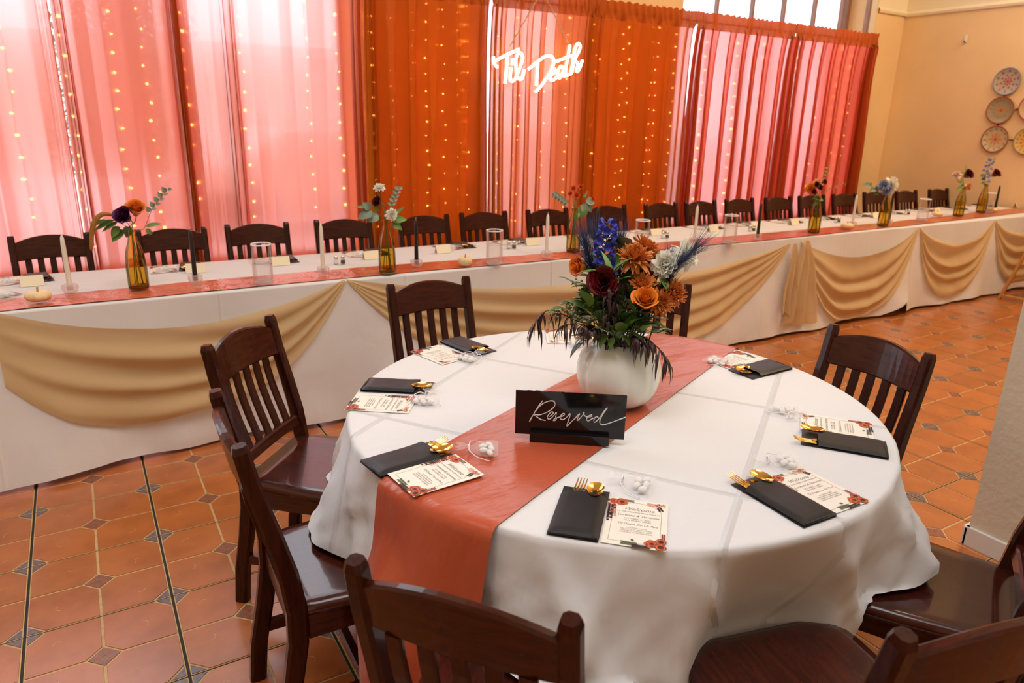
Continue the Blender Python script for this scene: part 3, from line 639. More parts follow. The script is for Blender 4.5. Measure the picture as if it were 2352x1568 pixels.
# ------------------------------------------------------------------ long head table: three cloths, runner, swags
LZ = .745; FY = 1.15; BY = 1.93
def front_y(x, z):
    d = max(0, (LZ-z)/LZ); bul = interp([(-1.2,.12),(-.3,.15),(.1,.09),(.45,.02),(1.0,.02),(1.5,.05),(3,.03),(4.3,.06),(5.6,.02),(6.15,.06),(6.5,.03),(9,.03)], x)
    return FY-.008-bul*d**1.3-.020*d*math.sin(x*5.3+.6*math.sin(x*2.1))-.014*d*math.sin(x*11+2)-.018*d*ns(x*3.1, z*3)-.01*d*ns(x*9, z*8)
def long_cloth(x0, x1, label, liftl=0, liftr=0):
    b = MB(); rows = [('b', .48), ('b', .6), ('b', .72), ('t', BY+.004), ('t', BY-.012), ('t', 1.8), ('t', 1.66), ('t', 1.5), ('t', 1.4), ('t', 1.3), ('t', 1.22), ('t', FY+.012), ('t', FY+.004)]+[('f', z) for z in (.742, .735, .72, .69, .65, .6, .54, .48, .42, .35, .28, .21, .14, .08, .045, .022)]
    n = int((x1-x0)*26)
    def f(u, v):
        k, a = rows[int(round(v*(len(rows)-1)))]; x = lerp(x0, x1, u)
        if k == 'b': return (x, BY+.012+.012*math.sin(x*12)*(LZ-a), a)
        if k == 't': return (x, a, LZ+.0015-(.003 if a in (BY+.004, FY+.004) else 0)+.0012*ns(x*6, a*6))
        z = a
        if a < .2: z += liftl*sst(.14, 0, u)*(1-a/.2)+liftr*sst(.9, 1, u)*(1-a/.2)
        return (x+.0*u, front_y(x, a), z+.012*(ns(x*2.2, 3)+.5*math.sin(x*7))*(1-a/.75)*(1 if a < .1 else .3)+.004)
    b.grid(f, n, len(rows)-1); tag(b.obj('tablecloth', G['linen_long']), label, 'tablecloth', 'white floor length cloths on the long table')
long_cloth(-1.3, 2.659, 'white floor length cloth on the left third of the long table')
long_cloth(2.66, 6.313, 'white floor length cloth on the middle of the long table', 0, .10)
long_cloth(6.315, 8.8, 'white floor length cloth on the far right end of the long table')
def lr(u, v):
    x = lerp(-1.25, 8.75, u); w1 = interp([(-1.2,1.165),(.1,1.17),(1.3,1.185),(1.8,1.185),(2.5,1.16),(4.8,1.155),(6.2,1.19),(7,1.225),(8.7,1.30)], x); w2 = w1+.215+.02*math.sin(x*1.7)
    z = LZ+.0055+.0045*abs(ns(x*4.5+v*1.5, v*2.2))+.003*math.sin(x*9+v*5)*ns(x*1.3, 7)
    return (x, lerp(w1, w2, v)+.006*ns(x*3, v*9), z)
b = MB(); b.grid(lr, 360, 12); tag(b.obj('table_runner', G['satin_far']), 'rust satin runner along the front edge of the long table', 'runner')
def swag(x0, z0, x1, z1, st, sb, label, n=5, cl=0, crr=0, pt=2.2, pb=3.0, seed=0, hook=.0):
    """cloth between two gathers; st, sb: sag of top and bottom line below the gathers; cl/crr: open height left at an ungathered end"""
    def f(u, v):
        p = lerp(pt, pb, v); sh = 1-abs(2*u-1)**p; env = min(1, 3.2*min(u, 1-u)+.05)
        sag = lerp(st, sb, v**.9)
        z = lerp(z0, z1, u)-.012*v-sag*sh-v*(cl*(1-u)**3+crr*u**3)
        vw = v+.13*ns(v*2.6, seed*3.1)+.05*math.sin(u*4+seed)+.05*ns(u*2.7, v*2, seed); fold = (.5+.5*math.sin(2*PI*n*.72*vw+1.6*ns(u*1.9, seed)+seed))*(.55+.6*ns(v*4.3+seed, u*1.2)+.25)
        fold = max(0, fold)
        tw = ns(u*3.3+seed, v*4.1)
        y = front_y(lerp(x0, x1, u), max(z, .05))-.006-.010*env-.040*env*fold**1.25*(1-.35*v)-.008*tw*env
        x = lerp(x0, x1, u)+.012*(v-.5)*(1-env)
        z += .012*tw*env
        return (x, y, z)
    b = MB(); b.grid(f, 90, 44); tag(b.obj('swag', G['chiffon']), label, 'swag', 'tan chiffon swags on the long table front')
swag(-1.25, .745, -.02, .765, .12, .45, 'tan chiffon swag at the left edge of the photo on the long table', 5, seed=4)
swag(-.045, .765, 1.412, .757, .145, .505, 'first full tan chiffon swag from the left on the long table front', 4.5, cl=.30, pt=2.0, pb=2.6, seed=1)
swag(1.418, .757, 4.755, .712, .14, .60, 'widest tan chiffon swag, hanging behind the round table', 5.5, pt=2.4, pb=3.4, seed=2)
swag(4.865, .722, 6.375, .738, .17, .67, 'tan chiffon swag hanging beyond the pumpkin vase, left of the cloth seam', 5, pt=2.2, pb=2.8, seed=3)
swag(6.385, .738, 7.59, .738, .165, .63, 'tan chiffon swag near the wooden high chair', 5, pt=2.2, pb=2.8, seed=5)
swag(7.60, .735, 8.75, .74, .15, .6, 'tan chiffon swag at the far right end, behind the wooden high chair', 5, seed=6)
def tail(x, z0, z1, wd, label, seed):
    def f(u, v):
        z = lerp(z0, z1+.05*ns(u*3, seed), v); wv = lerp(.035, wd, v**.7); xx = x+(u-.5)*wv+.02*ns(v*2, seed)
        return (xx, front_y(xx, max(z, .05))-.035-.022*math.sin(u*2*PI*2.5+seed)*min(1, .3+v)-.02*math.sin(v*PI)*.5, z)
    b = MB(); b.grid(f, 36, 22); tag(b.obj('swag_tail', G['chiffon']), label, 'swag', 'tan chiffon tails hanging between the swags')
tail(4.77, .715, .20, .20, 'left of the two tan chiffon tails between the swags', 1); tail(4.90, .73, .10, .34, 'right, wider one of the two tan chiffon tails between the swags', 5)

# ------------------------------------------------------------------ place settings
CTOP = TZ+.0045
def flat(mb, pts, z, mi): mb.add([(x, y, z) for x, y in pts], [tuple(range(len(pts)))], mi)
def text_mesh(lines):
    """flat printed lines: (text, x, y, size, shear) -> vertices, faces"""
    vs = []; fs = []
    for tx, x, y, sz, sh in lines:
        cu = bpy.data.curves.new('print', 'FONT'); cu.body = tx; cu.size = sz; cu.shear = sh; cu.align_x = 'CENTER'; cu.resolution_u = 2
        o = bpy.data.objects.new('print', cu); COL.objects.link(o); dg = bpy.context.evaluated_depsgraph_get(); me = bpy.data.meshes.new_from_object(o.evaluated_get(dg))
        k = len(vs); vs += [(v.co.x+x, v.co.y+y, 0) for v in me.vertices]; fs += [tuple(i+k for i in p.vertices) for p in me.polygons]
        bpy.data.objects.remove(o); bpy.data.curves.remove(cu); bpy.data.meshes.remove(me)
    return vs, fs
CW, CHT = .127, .184
def card_art():
    rnd = random.Random(5); fl = MB(); z = 0
    zz = [0]
    def rose(cx, cy, r, cols=(1, 0, 1, 0, 2)):
        for i, c in enumerate(cols):
            k = r*(1-.19*i); zz[0] += .000012; n = 9; a0 = rnd.uniform(0, 6)
            pts = []
            for j in range(n*2): a = a0+2*PI*j/(n*2); q = k*(1+.10*math.sin(a*4.5+i)); pts.append((cx+q*math.cos(a)+.001*i*.3, cy+q*math.sin(a)))
            flat(fl, pts, .0003+zz[0], c)
    def leaf(cx, cy, a, l, c, w_=.3):
        zz[0] += .000004; d = Vector((math.cos(a), math.sin(a))); n = Vector((-d.y, d.x)); P = [Vector((cx, cy)), Vector((cx, cy))+d*l*.5+n*l*w_, Vector((cx, cy))+d*l, Vector((cx, cy))+d*l*.5-n*l*w_]
        flat(fl, [tuple(p) for p in P], .0003+zz[0], c)
    def sprig(cx, cy, a, n, l, c, st=.004):
        for i in range(n):
            x, y = cx+math.cos(a)*st*i, cy+math.sin(a)*st*i; leaf(x, y, a+.8, l, c); leaf(x, y, a-.8, l, c)
    X, Y = CW/2, CHT/2
    sprig(-X+.03, Y-.008, .02, 6, .007, 3); sprig(X-.046, Y-.012, -.1, 7, .009, 4); sprig(X-.02, Y-.02, -1.2, 4, .008, 2); sprig(-X+.006, Y-.03, -1.55, 13, .009, 2, .0045); sprig(-X+.014, Y-.03, -1.5, 9, .005, 0, .005)
    for _ in range(26): leaf(rnd.uniform(-X+.001, -X+.014), rnd.uniform(0, Y-.01), rnd.uniform(0, 6), .009, rnd.choice((2, 2, 0, 4)), .4)
    rose(-X+.012, Y-.017, .011); rose(-X+.027, Y-.016, .014); rose(X-.02, Y-.013, .007, (4, 0, 4))
    sprig(X-.055, -Y+.009, 3.1, 8, .009, 3); sprig(X-.03, -Y+.005, 3.2, 9, .008, 2); sprig(X-.006, -Y+.035, 1.6, 6, .006, 0); leaf(X-.062, -Y+.02, 2.6, .010, 3, .35)
    rose(X-.029, -Y+.018, .014); rose(X-.011, -Y+.029, .011, (0, 1, 0, 2)); rose(X-.011, -Y+.010, .012, (0, 1, 0, 2))
    for _ in range(14): leaf(rnd.uniform(X-.03, X-.004), rnd.uniform(Y-.02, Y-.003), rnd.uniform(0, 6), .005, rnd.choice((2, 4, 0)), .3)
    # arched border line
    bx, by = X-.013, Y-.014; ar = [(bx, -by), (bx, by-.036)]+[(bx*math.cos(a), by-.036+.036*math.sin(a)) for a in [k*PI/14 for k in range(1, 14)]]+[(-bx, by-.036), (-bx, -by), (bx, -by)]
    for p, q in zip(ar, ar[1:]):
        d = Vector((q[0]-p[0], q[1]-p[1])).normalized(); n = Vector((-d.y, d.x))*.0004
        flat(fl, [(p[0]-n.x, p[1]-n.y), (q[0]-n.x, q[1]-n.y), (q[0]+n.x, q[1]+n.y), (p[0]+n.x, p[1]+n.y)], .00028, 5)
    return fl.mesh('floral_print', [G['print_red'], G['print_orange'], G['print_dark'], G['print_green'], G['print_pink'], G['ink']])
ART = card_art()
tv, tf = text_mesh([('Welcome', .002, .046, .0165, .45), ('TO THE WEDDING RECEPTION OF', .002, .036, .0058, 0), ('Lorenzo & Stavanna', .002, .021, .0108, .45), ('OCTOBER 11, 2023', .002, .009, .0065, 0), ('VAN HORN, TEXAS', .002, .002, .0065, 0), ("'Til Death Do Us Part", .002, -.013, .0095, .45), ('COCKTAIL HOUR', .002, -.026, .0052, 0), ('WELCOME BY NEWLYWEDS', .002, -.032, .0052, 0), ('DINNER BY CANDLE LIGHT', .002, -.038, .0052, 0), ('DANCING UNTIL MIDNIGHT', .002, -.044, .0052, 0)])
q = MB(); q.add([(x, y, .00032) for x, y, z in tv], tf); TXT = q.mesh('lettering', G['ink'])
q = MB(); q.box((-CW/2, -CHT/2, -.0006), (CW/2, CHT/2, 0)); CARD = q.mesh('card', G['card'])
def menu_card(loc, ang, label, group='menu cards on the round table', detail=True):
    t = thing('menu_card', label, 'menu card', (loc[0], loc[1], loc[2]+.0008), ang-PI/2, group)
    link('paper', CARD, t); link('floral_print', ART, t)
    if detail: link('lettering', TXT, t)
    return t
# napkin pouch: a folded cloth with a shorter front pocket
def pouch_meshes():
    W, H = .104, .206
    def lay(x0, x1, y0, y1, z0, z1, seed, gap=0):
        b = MB(); n, m = 10, 14; vs = []
        def top(u, v):
            e = min(u, 1-u, v*1.4, (1-v)*1.4 if not gap else 9); r = math.sqrt(max(0, min(1, e/.06)))
            return (lerp(x0, x1, u), lerp(y0, y1, v)+(.004*math.sin(u*PI) if gap else 0), lerp(z0, z1, r)+.0012*ns(u*3, v*4, seed)+(.004*math.sin(u*PI)*sst(.75, 1, v) if gap else 0))
        b.grid(top, n, m); b.grid(lambda u, v: (lerp(x1, x0, u), lerp(y0, y1, v), z0-.0004), 2, 2); 
        if gap:  # lip thickness of the pocket
            b.grid(lambda u, v: (top(u, 1)[0], top(u, 1)[1]-v*.012, top(u, 1)[2]-.0006-.0014*v), n, 1)
        return b
    a = lay(-W/2, W/2, -H/2, H/2, 0, .0042, 3); a = a.mesh('back_fold', G['black_satin'])
    p = lay(-W/2+.0006, W/2-.0006, -H/2+.001, H/2-.042, .0044, .0105, 8, 1).mesh('pocket', G['black_satin'])
    e = MB(); e.tube([(-W/2+.003, -H/2+.0035, .0035), (0, -H/2+.0025, .0045), (W/2-.003, -H/2+.0035, .0035)], .0032, 8); e = e.mesh('folded_edge', G['black_satin'])
    return a, p, e
PM = pouch_meshes()
def pouch(loc, ang, label, group):
    t = thing('napkin_pouch', label, 'napkin', loc, ang-PI/2, group); link('back_fold', PM[0], t); link('pocket', PM[1], t); link('folded_edge', PM[2], t); return t
def cutlery():
    f = MB(); Z = .0065
    f.grid(lambda u, v: (lerp(-.0035, .0035, u)*(1+.3*math.sin(v*PI)), lerp(-.072, .03, v), Z+.001*math.sin(u*PI)), 4, 10); f.grid(lambda u, v: (lerp(-.0035, -.0115, 0)+lerp(0, 1, u)*0+lerp(-1, 1, u)*lerp(.0035, .0115, sst(0, 1, v))+.0035, lerp(.03, .068, v), Z+.003*v+.0012*math.sin(u*PI)-.004*math.sin(v*PI)*.4), 6, 8)
    head = f.mesh('handle', G['gold'])
    ti = []
    for k in range(4):
        b = MB(); x = -.0100+k*.00667; b.sweep([(x, .066, Z+.0035), (x, .085, Z+.0045), (x*1.02, .103, Z+.0085), (x*1.02, .113, Z+.0125)], [.0042, .0036, .003, .0016], .0018, ch=.0006); ti.append(b)
    tm = MB()
    for b in ti: tm.add(b.v, b.f, 0, False)
    tines = [b.mesh('tine', G['gold']) for b in ti]
    s = MB(); 
    s.grid(lambda u, v: (lerp(-.0035, .0035, u), lerp(-.072, .055, v), Z+.001*math.sin(u*PI)), 3, 8); sh = s.mesh('handle', G['gold'])
    s = MB()
    def bowl(u, v): a = u*2*PI; r = math.sin(v*PI/2)  ; w_ = .0190*(1+.10*math.sin(a)); return (w_*r*math.cos(a), .083+.031*r*math.sin(a), Z+.0095-.0085*(1-r*r)+.002)
    s.grid(bowl, 28, 8, closeu=True)
    s.grid(lambda u, v: (bowl(u, 1)[0]*(1-.0*v), bowl(u, 1)[1], bowl(u, 1)[2]-.0012*v), 28, 1, closeu=True); s.grid(lambda u, v: (bowl(u, 1-v)[0], bowl(u, 1-v)[1], bowl(u, 1-v)[2]-.0012), 28, 8, closeu=True)
    bl = s.mesh('bowl', G['gold'])
    k = MB(); k.prism([(-.004,-.072),(.004,-.072),(.0055,.02),(.0105,.03),(.012,.06),(.009,.085),(.001,.094),(-.003,.085),(-.005,.03)], Z-.001, Z+.0012, 0, .0006); kn = k.mesh('blade', G['gold'])
    return head, tines, sh, bl, kn
CUT = cutlery()
def fork(loc, rz, label, grp):
    t = thing('fork', label, 'fork', loc, rz, grp); link('handle', CUT[0], t)
    for m_ in CUT[1]: link('tine', m_, t)
    return t
def spoon(loc, rz, label, grp): t = thing('spoon', label, 'spoon', loc, rz, grp); link('handle', CUT[2], t); link('bowl', CUT[3], t); return t
def knife(loc, rz, label, grp): t = thing('knife', label, 'knife', loc, rz, grp); link('blade', CUT[4], t); return t
def bag_meshes():
    b = MB(); prof = [(-.046,.040,.004),(-.036,.043,.013),(-.018,.041,.017),(0,.034,.016),(.014,.022,.012),(.024,.009,.007),(.028,.0075,.006),(.034,.011,.006),(.046,.019,.006),(.056,.024,.004)]
    def f(u, v):
        k = v*(len(prof)-1); i = min(int(k), len(prof)-2); fr = k-i; y = lerp(prof[i][0], prof[i+1][0], fr); w_ = lerp(prof[i][1], prof[i+1][1], fr); h = lerp(prof[i][2], prof[i+1][2], fr); a = u*2*PI
        c = math.cos(a); s_ = math.sin(a); rf = 1+(.10*math.sin(a*9+2) if v > .55 else .03*math.sin(a*5+v*6))
        return (w_*c*rf, y+(.004*math.sin(a*7) if v > .95 else 0), .0075+.005*(v > .6)+h*s_*.55*rf+.004)
    b.grid(f, 40, 27, closeu=True); bag = b.mesh('pouch', G['organza'])
    r = MB(); r.lathe([(.0085,-.002),(.0105,0),(.0085,.002)], 14, 0, Matrix.Translation((0, .026, .0125)) @ Matrix.Rotation(PI/2, 4, 'X')); 
    for sx in (-1, 1): r.tube(cr([(sx*.008,.026,.013),(sx*.026,.024,.017),(sx*.042,.008,.010),(sx*.047,-.012,.004),(sx*.052,-.026,.003)], 5), .0013, 5)
    return bag, r.mesh('drawstring', G['ribbon'])
BAG = bag_meshes()
q = MB(); q.lathe([(0,-.0072),(.0045,-.0064),(.008,-.0035),(.0092,0),(.008,.0035),(.0045,.0064),(0,.0072)], 14, fn=lambda a, r, z: r*(1+.22*math.cos(2*a))); CANDY = q.mesh('candy', G['candy'])
def favour(loc, rz, label, where, n=5):
    t = thing('favour_bag', label, 'favor bag', loc, rz, 'sheer favour bags'); link('pouch', BAG[0], t); link('drawstring', BAG[1], t)
    Mx = Matrix.Translation(loc) @ Matrix.Rotation(rz, 4, 'Z')
    for k in range(n):
        p = Mx @ Vector(((-.022,-.026,.010),(.001,-.029,.010),(.022,-.024,.010),(-.010,-.010,.0105),(.012,-.008,.0105))[k]); c = link('candy', CANDY, None, p, (random.uniform(-.3,.3), random.uniform(-.3,.3), random.uniform(0, 3)))
        tag(c, 'almond in the bag '+where, 'candy', 'almonds in the bag '+where)
SET = [('nearest the camera', (1.148,-1.234), 45.5, (1.227,-1.323), 46, (1.322,-1.200), 12, .004),
 ('front right on the round table', (1.575,-1.406), 88, (1.682,-1.412), 88, (1.708,-1.285), 60, -.02),
 ('on the right of the round table', (1.957,-1.288), 126.5, (2.040,-1.205), 128, (1.985,-1.085), 150, .02),
 ('at the runner\'s far end', (2.23,-.777), 182, (2.228,-.659), 181, (2.150,-.665), 200, 0),
 ('behind the pumpkin vase', (1.945,-.215), 240, (1.845,-.155), 240, (1.84,-.285), 250, 0),
 ('far left on the round table', (1.462,-.106), -79, (1.336,-.142), -77, (1.406,-.236), -70, 0),
 ('leftmost on the round table', (1.086,-.367), -35.6, (.997,-.469), -36, (1.115,-.512), -40, .01),
 ('lying half on the rust runner', (.926,-.832), 7, (.946,-.948), 5, (1.090,-.892), 60, -.01)]
for i, (wh, pc, pa, cc_, ca, bp_, ba, tw) in enumerate(SET):
    onrun = lambda p: abs((Vector(p)-A0).dot(pn)) < .17
    zc = CTOP+.0008+(.006 if onrun(cc_) else 0); zp = CTOP+.0008+(.006 if onrun(pc) else 0)
    if i == 7: zc += .001
    menu_card((cc_[0], cc_[1], zc), R_(ca), 'floral welcome card '+wh)
    pouch((pc[0], pc[1], zp+.0012), R_(pa), 'black napkin pouch '+wh, 'black napkin pouches on the round table')
    Mx = Matrix.Translation((pc[0], pc[1], zp)) @ Matrix.Rotation(R_(pa)-PI/2, 4, 'Z'); rz = R_(pa)-PI/2
    fork(Mx @ Vector((-.023, .006+.004*(i % 3), 0)), rz+R_((-6, 9, 14, -10, 5, -12, -16, -3)[i]), 'gold fork in the black pouch '+wh, 'gold forks')
    spoon(Mx @ Vector((.022, -.004, .0005)), rz+R_((0, 2, -8, 8, 0, 6, 4, -2)[i]), 'gold spoon in the black pouch '+wh, 'gold spoons')
    knife(Mx @ Vector((.004, -.002+.012*(i == 7), -.001)), rz+R_((3, 5, 20, -16, 0, -14, -10, -20)[i]), 'gold knife in the black pouch '+wh, 'gold knives')
    favour((bp_[0], bp_[1], CTOP+.0005+(.006 if onrun(bp_) else 0)), R_(ba)-PI/2*0+(0 if i else R_(25)), 'sheer bag of white almonds '+wh, wh)

# ------------------------------------------------------------------ Reserved sign
d_ = Vector((1.408-1.245, -1.0+.881, 0)).normalized(); nrm = Vector((d_.y, -d_.x, 0)); 
if nrm.dot(Vector((RC.x, RC.y, 0))-Vector((CAM.x, CAM.y, 0))) > 0: nrm = -nrm
SB = Vector((1.3265, -.9405, TZ+.0098)); ang = math.atan2(d_.y, d_.x)
t = thing('reserved_sign', 'black acrylic table sign lettered Reserved in front of the pumpkin vase', 'sign', SB, ang); org = SB
Mi = (Matrix.Translation(SB) @ Matrix.Rotation(ang, 4, 'Z')).inverted()
tilt = Vector((0, .10, 1)).normalized()
front = SB+nrm*.002
pl = lambda x, y: Mi @ onP(1160+x*.13605, 870+y*.13605, front, nrm)
c = [pl(178,200), pl(2063,285), pl(2012,1030), pl(165,925)]
xl, xr = (c[0].x+c[3].x)/2, (c[1].x+c[2].x)/2; zb_, zt_ = .012, (c[0].z+c[1].z)/2
q = MB(); q.box((xl, -.0, zb_), (xr, .005, zt_), ch=.001); q.obj('panel', G['acrylic_black'], t)
q = MB(); q.box((-.102, -.018, .0), (.100, -.001, .024), ch=.002); q.box((-.102, .006, .0), (.100, .024, .018), ch=.002); q.box((-.102, -.002, 0), (.100, .008, .012)); q.obj('stand', G['acrylic_black'], t)
STR = [[(635,370),(565,465),(495,575),(440,665),(412,728),(470,620),(560,490),(640,420),(740,380),(815,378),(845,425),(820,485),(740,550),(640,595),(560,612),(480,600),(545,650),(610,690),(685,705)],
 [(745,640),(800,600),(812,566),(785,562),(740,600),(715,650),(735,684),(780,665),(840,600),(866,572),(862,610),(855,650),(868,685),(835,710),(815,700),(860,665),(925,645),(990,620),(1004,592),(970,595),(932,640),(940,680),(985,688),(1050,640),(1085,598),(1100,600),(1088,650),(1062,730),(1040,790),(1058,795),(1110,735),(1180,672),(1260,590),(1228,655),(1222,705),(1268,665),(1320,605),(1335,572),(1322,585),(1345,625),(1395,645),(1450,640),(1462,615),(1428,618),(1385,655),(1378,695),(1412,712),(1490,660)],
 [(1578,655),(1540,642),(1500,690),(1512,736),(1560,700),(1605,645),(1680,540),(1730,492),(1660,590),(1605,690),(1602,750),(1640,780),(1720,765),(1880,708),(2035,650)]]
q = MB()
for s_ in STR:
    P = [pl(x, y) for x, y, _ in cr([(x, y, 0) for x, y in s_], 4)]; q.tube([(p.x, -.0004, p.z) for p in P], [.0010+.0006*abs(math.sin(k*.31)) for k in range(len(P))], 6)
q.obj('lettering', G['white_ink'], t)

# ------------------------------------------------------------------ flowers
mat('rose_orange', (.86,.20,.012), .5, col2=(.95,.32,.03), vscale=14, sub=.08); mat('rose_red', (.10,.002,.005), .55, col2=(.17,.004,.009), vscale=20); mat('mum', (.64,.17,.03), .55, col2=(.84,.31,.07), vscale=40)
mat('petal_white', (.93,.91,.80), .5, col2=(.98,.97,.92), vscale=30); mat('petal_blush', (.86,.62,.48), .55, sub=.08); mat('blue_petal', (.035,.045,.42), .5, col2=(.11,.13,.62), vscale=60); mat('pale_blue', (.30,.33,.52), .55)
mat('purple_petal', (.045,.004,.035), .5, col2=(.10,.008,.075), vscale=20); mat('peach', (.85,.42,.16), .55); mat('spray_orange', (.80,.085,.012), .5, col2=(.88,.16,.03), vscale=30); mat('yellow_eye', (.75,.6,.08), .6)
mat('stem_green', (.10,.17,.045), .5); mat('leaf_green', (.085,.19,.032), .38, col2=(.15,.28,.065), vscale=12, rnd=.15); mat('leaf_dark', (.035,.080,.026), .4, col2=(.06,.13,.042), vscale=12, rnd=.15); mat('eucalyptus', (.17,.22,.15), .5, col2=(.25,.30,.22), vscale=14, rnd=.12)
mat('burgundy_leaf', (.028,.010,.012), .4, col2=(.05,.018,.018), vscale=30); mat('blue_plume', (.035,.055,.13), .6); mat('amaranth', (.30,.12,.02), .8, col2=(.42,.20,.04), vscale=120, bump=1, bscale=250); mat('berry', (.16,.20,.09), .5); mat('wine', (.11,.008,.03), .5)
sheer('petal_white', (.97,.95,.86), (.97,.95,.80), (1,1,1), 0, .35, .2, 1)
def basis(d): d = Vector(d).normalized(); a = d.cross(Vector((0, 0, 1))); a = a.normalized() if a.length > .05 else Vector((1, 0, 0)); b = a.cross(d); return Matrix((a, b, d)).transposed().to_4x4()
def petal(mb, l, w_, curl, cup, T, mi=0, nu=4, nv=5, tip=.0, base=.25):
    def f(u, v):
        x = (u*2-1); wd = w_*(base+(1-base)*math.sin(min(1, v*.72+.1)*PI)**.8) if not tip else w_*(base+(1-base)*math.sin(v*PI*.9+.05))*(1-tip*v*v)
        return (x*wd, l*v*math.cos(curl*v), l*v*math.sin(curl*v)+cup*w_*x*x+.0)
    mb.grid(f, nu, nv, mi, True, False, T)
def rose_bloom(r, seed, open_=1.0):
    rnd = random.Random(seed); mb = MB()
    for k in range(22):
        t = k/21; a = k*2.4; h = r*(1.5-.25*t); rad = r*(.10+.62*t**1.1); wd = r*(.30+.62*t)
        def f(u, v, a=a, h=h, rad=rad, t=t, wd=wd):
            x = u*2-1; q = rad*(.55+.55*math.sin(v*PI*.55))+r*.30*t*sst(.65, 1, v)*open_*(1-.2*x*x); an = a+x*wd/max(rad, r*.25)*(.45+.6*v*(1.25-v))*.9
            z = -r*.55+h*v*(1-.16*x*x*v)-r*.22*t*sst(.72, 1, v)*open_; return (q*math.cos(an), q*math.sin(an), z+.02*r*math.sin(an*3+k))
        mb.grid(f, 6, 6)
    return mb
def mum_bloom(r, seed, layers=6, n=18, w_=.15, ruff=0):
    rnd = random.Random(seed); mb = MB()
    for L_ in range(layers):
        t = L_/(layers-1)
        for k in range(n if L_ < layers-1 else n//2):
            a = 2*PI*(k+.5*(L_ % 2)+rnd.uniform(-.2, .2))/n; el = R_(lerp(-8, 68, t**.9)+rnd.uniform(-7, 7)); l = r*lerp(1.0, .5, t)*rnd.uniform(.88, 1.06)
            T = Matrix.Rotation(a, 4, 'Z') @ Matrix.Translation((0, r*.08, -r*.1*(1-t))) @ Matrix.Rotation(el, 4, 'X') @ Matrix.Rotation(rnd.uniform(-.3, .3), 4, 'Y')
            petal(mb, l, r*w_, rnd.uniform(-.1, .35)-(.45 if L_ == 0 else 0), .5 if not ruff else rnd.uniform(-.6, .8), T, 0, 2, 4, .55 if not ruff else .15)
    return mb
def leaf_mb(l, w_, fold=.25, bend=.4, tip=.75):
    mb = MB()
    def f(u, v): x = u*2-1; wd = w_*math.sin(min(1, v**.8)*PI)**.85*(1-.25*v) if v < 1 else 0; return (x*wd, l*v*math.cos(bend*v), l*v*math.sin(-bend*v)+abs(x)*wd*fold)
    mb.grid(f, 4, 7); return mb
LEAFM = {}
def leaf_mesh(kind):
    if kind not in LEAFM:
        l, w_, m_ = dict(broad=(.06,.020,'leaf_green'), round=(.05,.023,'eucalyptus'), dark=(.06,.016,'leaf_dark'), slim=(.055,.009,'leaf_green'), big=(.075,.031,'leaf_green'))[kind]; LEAFM[kind] = leaf_mb(l, w_).mesh('leaf', G[m_])
    return LEAFM[kind]
def put_leaf(par, org_, p, d, kind, s_=1.0, up=None):
    o = link('leaf', leaf_mesh(kind), par); d = Vector(d).normalized(); up = Vector(up or (0, 0, 1)); x = d.cross(up); x = x.normalized() if x.length > .05 else Vector((1, 0, 0)); z = x.cross(d)
    M_ = Matrix((x, d, z)).transposed().to_4x4(); M_.translation = Vector(p)-org_; o.matrix_local = M_ @ Matrix.Diagonal((s_**.65 if s_ > 1 else s_, s_, s_, 1)); return o
def flower(kind, p, root, r, face, label, seed=1, group=None, leaves=(), stem=.0022, name=None):
    """one cut stem: bloom at p facing `face`, stem down to root"""
    p = Vector(p); root = Vector(root); o = thing(name or {'rose': 'rose', 'mum': 'chrysanthemum', 'carn': 'carnation'}.get(kind.split('_')[0], 'flower'), label, 'flower', root, 0, group)
    face = Vector(face).normalized(); k, m_ = kind.split('_', 1)
    T = Matrix.Translation(p-root) @ basis(face)
    if k == 'rose': b = rose_bloom(r, seed)
    elif k == 'mum': b = mum_bloom(r, seed)
    elif k == 'carn': b = mum_bloom(r, seed, 6, 13, .26, 1)
    elif k == 'ball': b = mum_bloom(r, seed, 7, 16, .2, 1)
    q = MB(); q.add(b.v, b.f, 0, True, T); q.obj('bloom', G[m_], o)
    if k == 'mum' or m_ == 'petal_white':
        q = MB(); q.lathe([(0,.16*r),(.12*r,.13*r),(.2*r,.02*r),(.1*r,-.1*r)], 10, 0, T); q.obj('flower_center', G['yellow_eye' if m_ == 'petal_white' else 'mum'], o)
    q = MB(); q.lathe([(.0,-.9*r),(.22*r,-.75*r),(.42*r,-.45*r),(.36*r,-.2*r)], 10, 0, T); mid = (p+root)/2+Vector((0, 0, .015)); pe = p-face*r*.7
    q.tube(cr([pe-root, (pe-face*.03)-root, mid-root, Vector((0, 0, 0))], 6), stem, 6); q.obj('stem', G['stem_green'], o)
    for lp, ld, lk, ls in leaves: put_leaf(o, root, lp, ld, lk, ls)
    return o
# pumpkin vase
VC = Vector((1.612, -.775, TZ+.0085))
t = thing('pumpkin_vase', 'white pumpkin shaped vase standing on the rust runner', 'vase', VC)
rib = lambda a, r, z: r*(1-.035*(1-abs(math.cos(a*5.5)))**2*min(1, 1))
q = MB(); prof = cr([(.045,0,0),(.078,.004,0),(.108,.034,0),(.1225,.082,0),(.117,.132,0),(.098,.168,0),(.078,.184,0),(.066,.186,0),(.058,.180,0),(.056,.165,0),(.075,.14,0),(.085,.08,0),(.06,.03,0),(0,.02,0)], 4)
q.lathe([(p.x, p.y) for p in prof], 88, fn=rib); q.lathe([(0,.001),(.046,0)], 44); q.obj('body', G['vase_white'], t)
VN = Vector((CAM.x-VC.x, CAM.y-VC.y, 0)).normalized(); VR = Vector((-VN.y, VN.x, 0)); VB = VC+Vector((0, 0, .035)); VM = VC+Vector((0, 0, .185))
def V(px, py, d=0): return onP(px, py, VC+VN*d, VN)
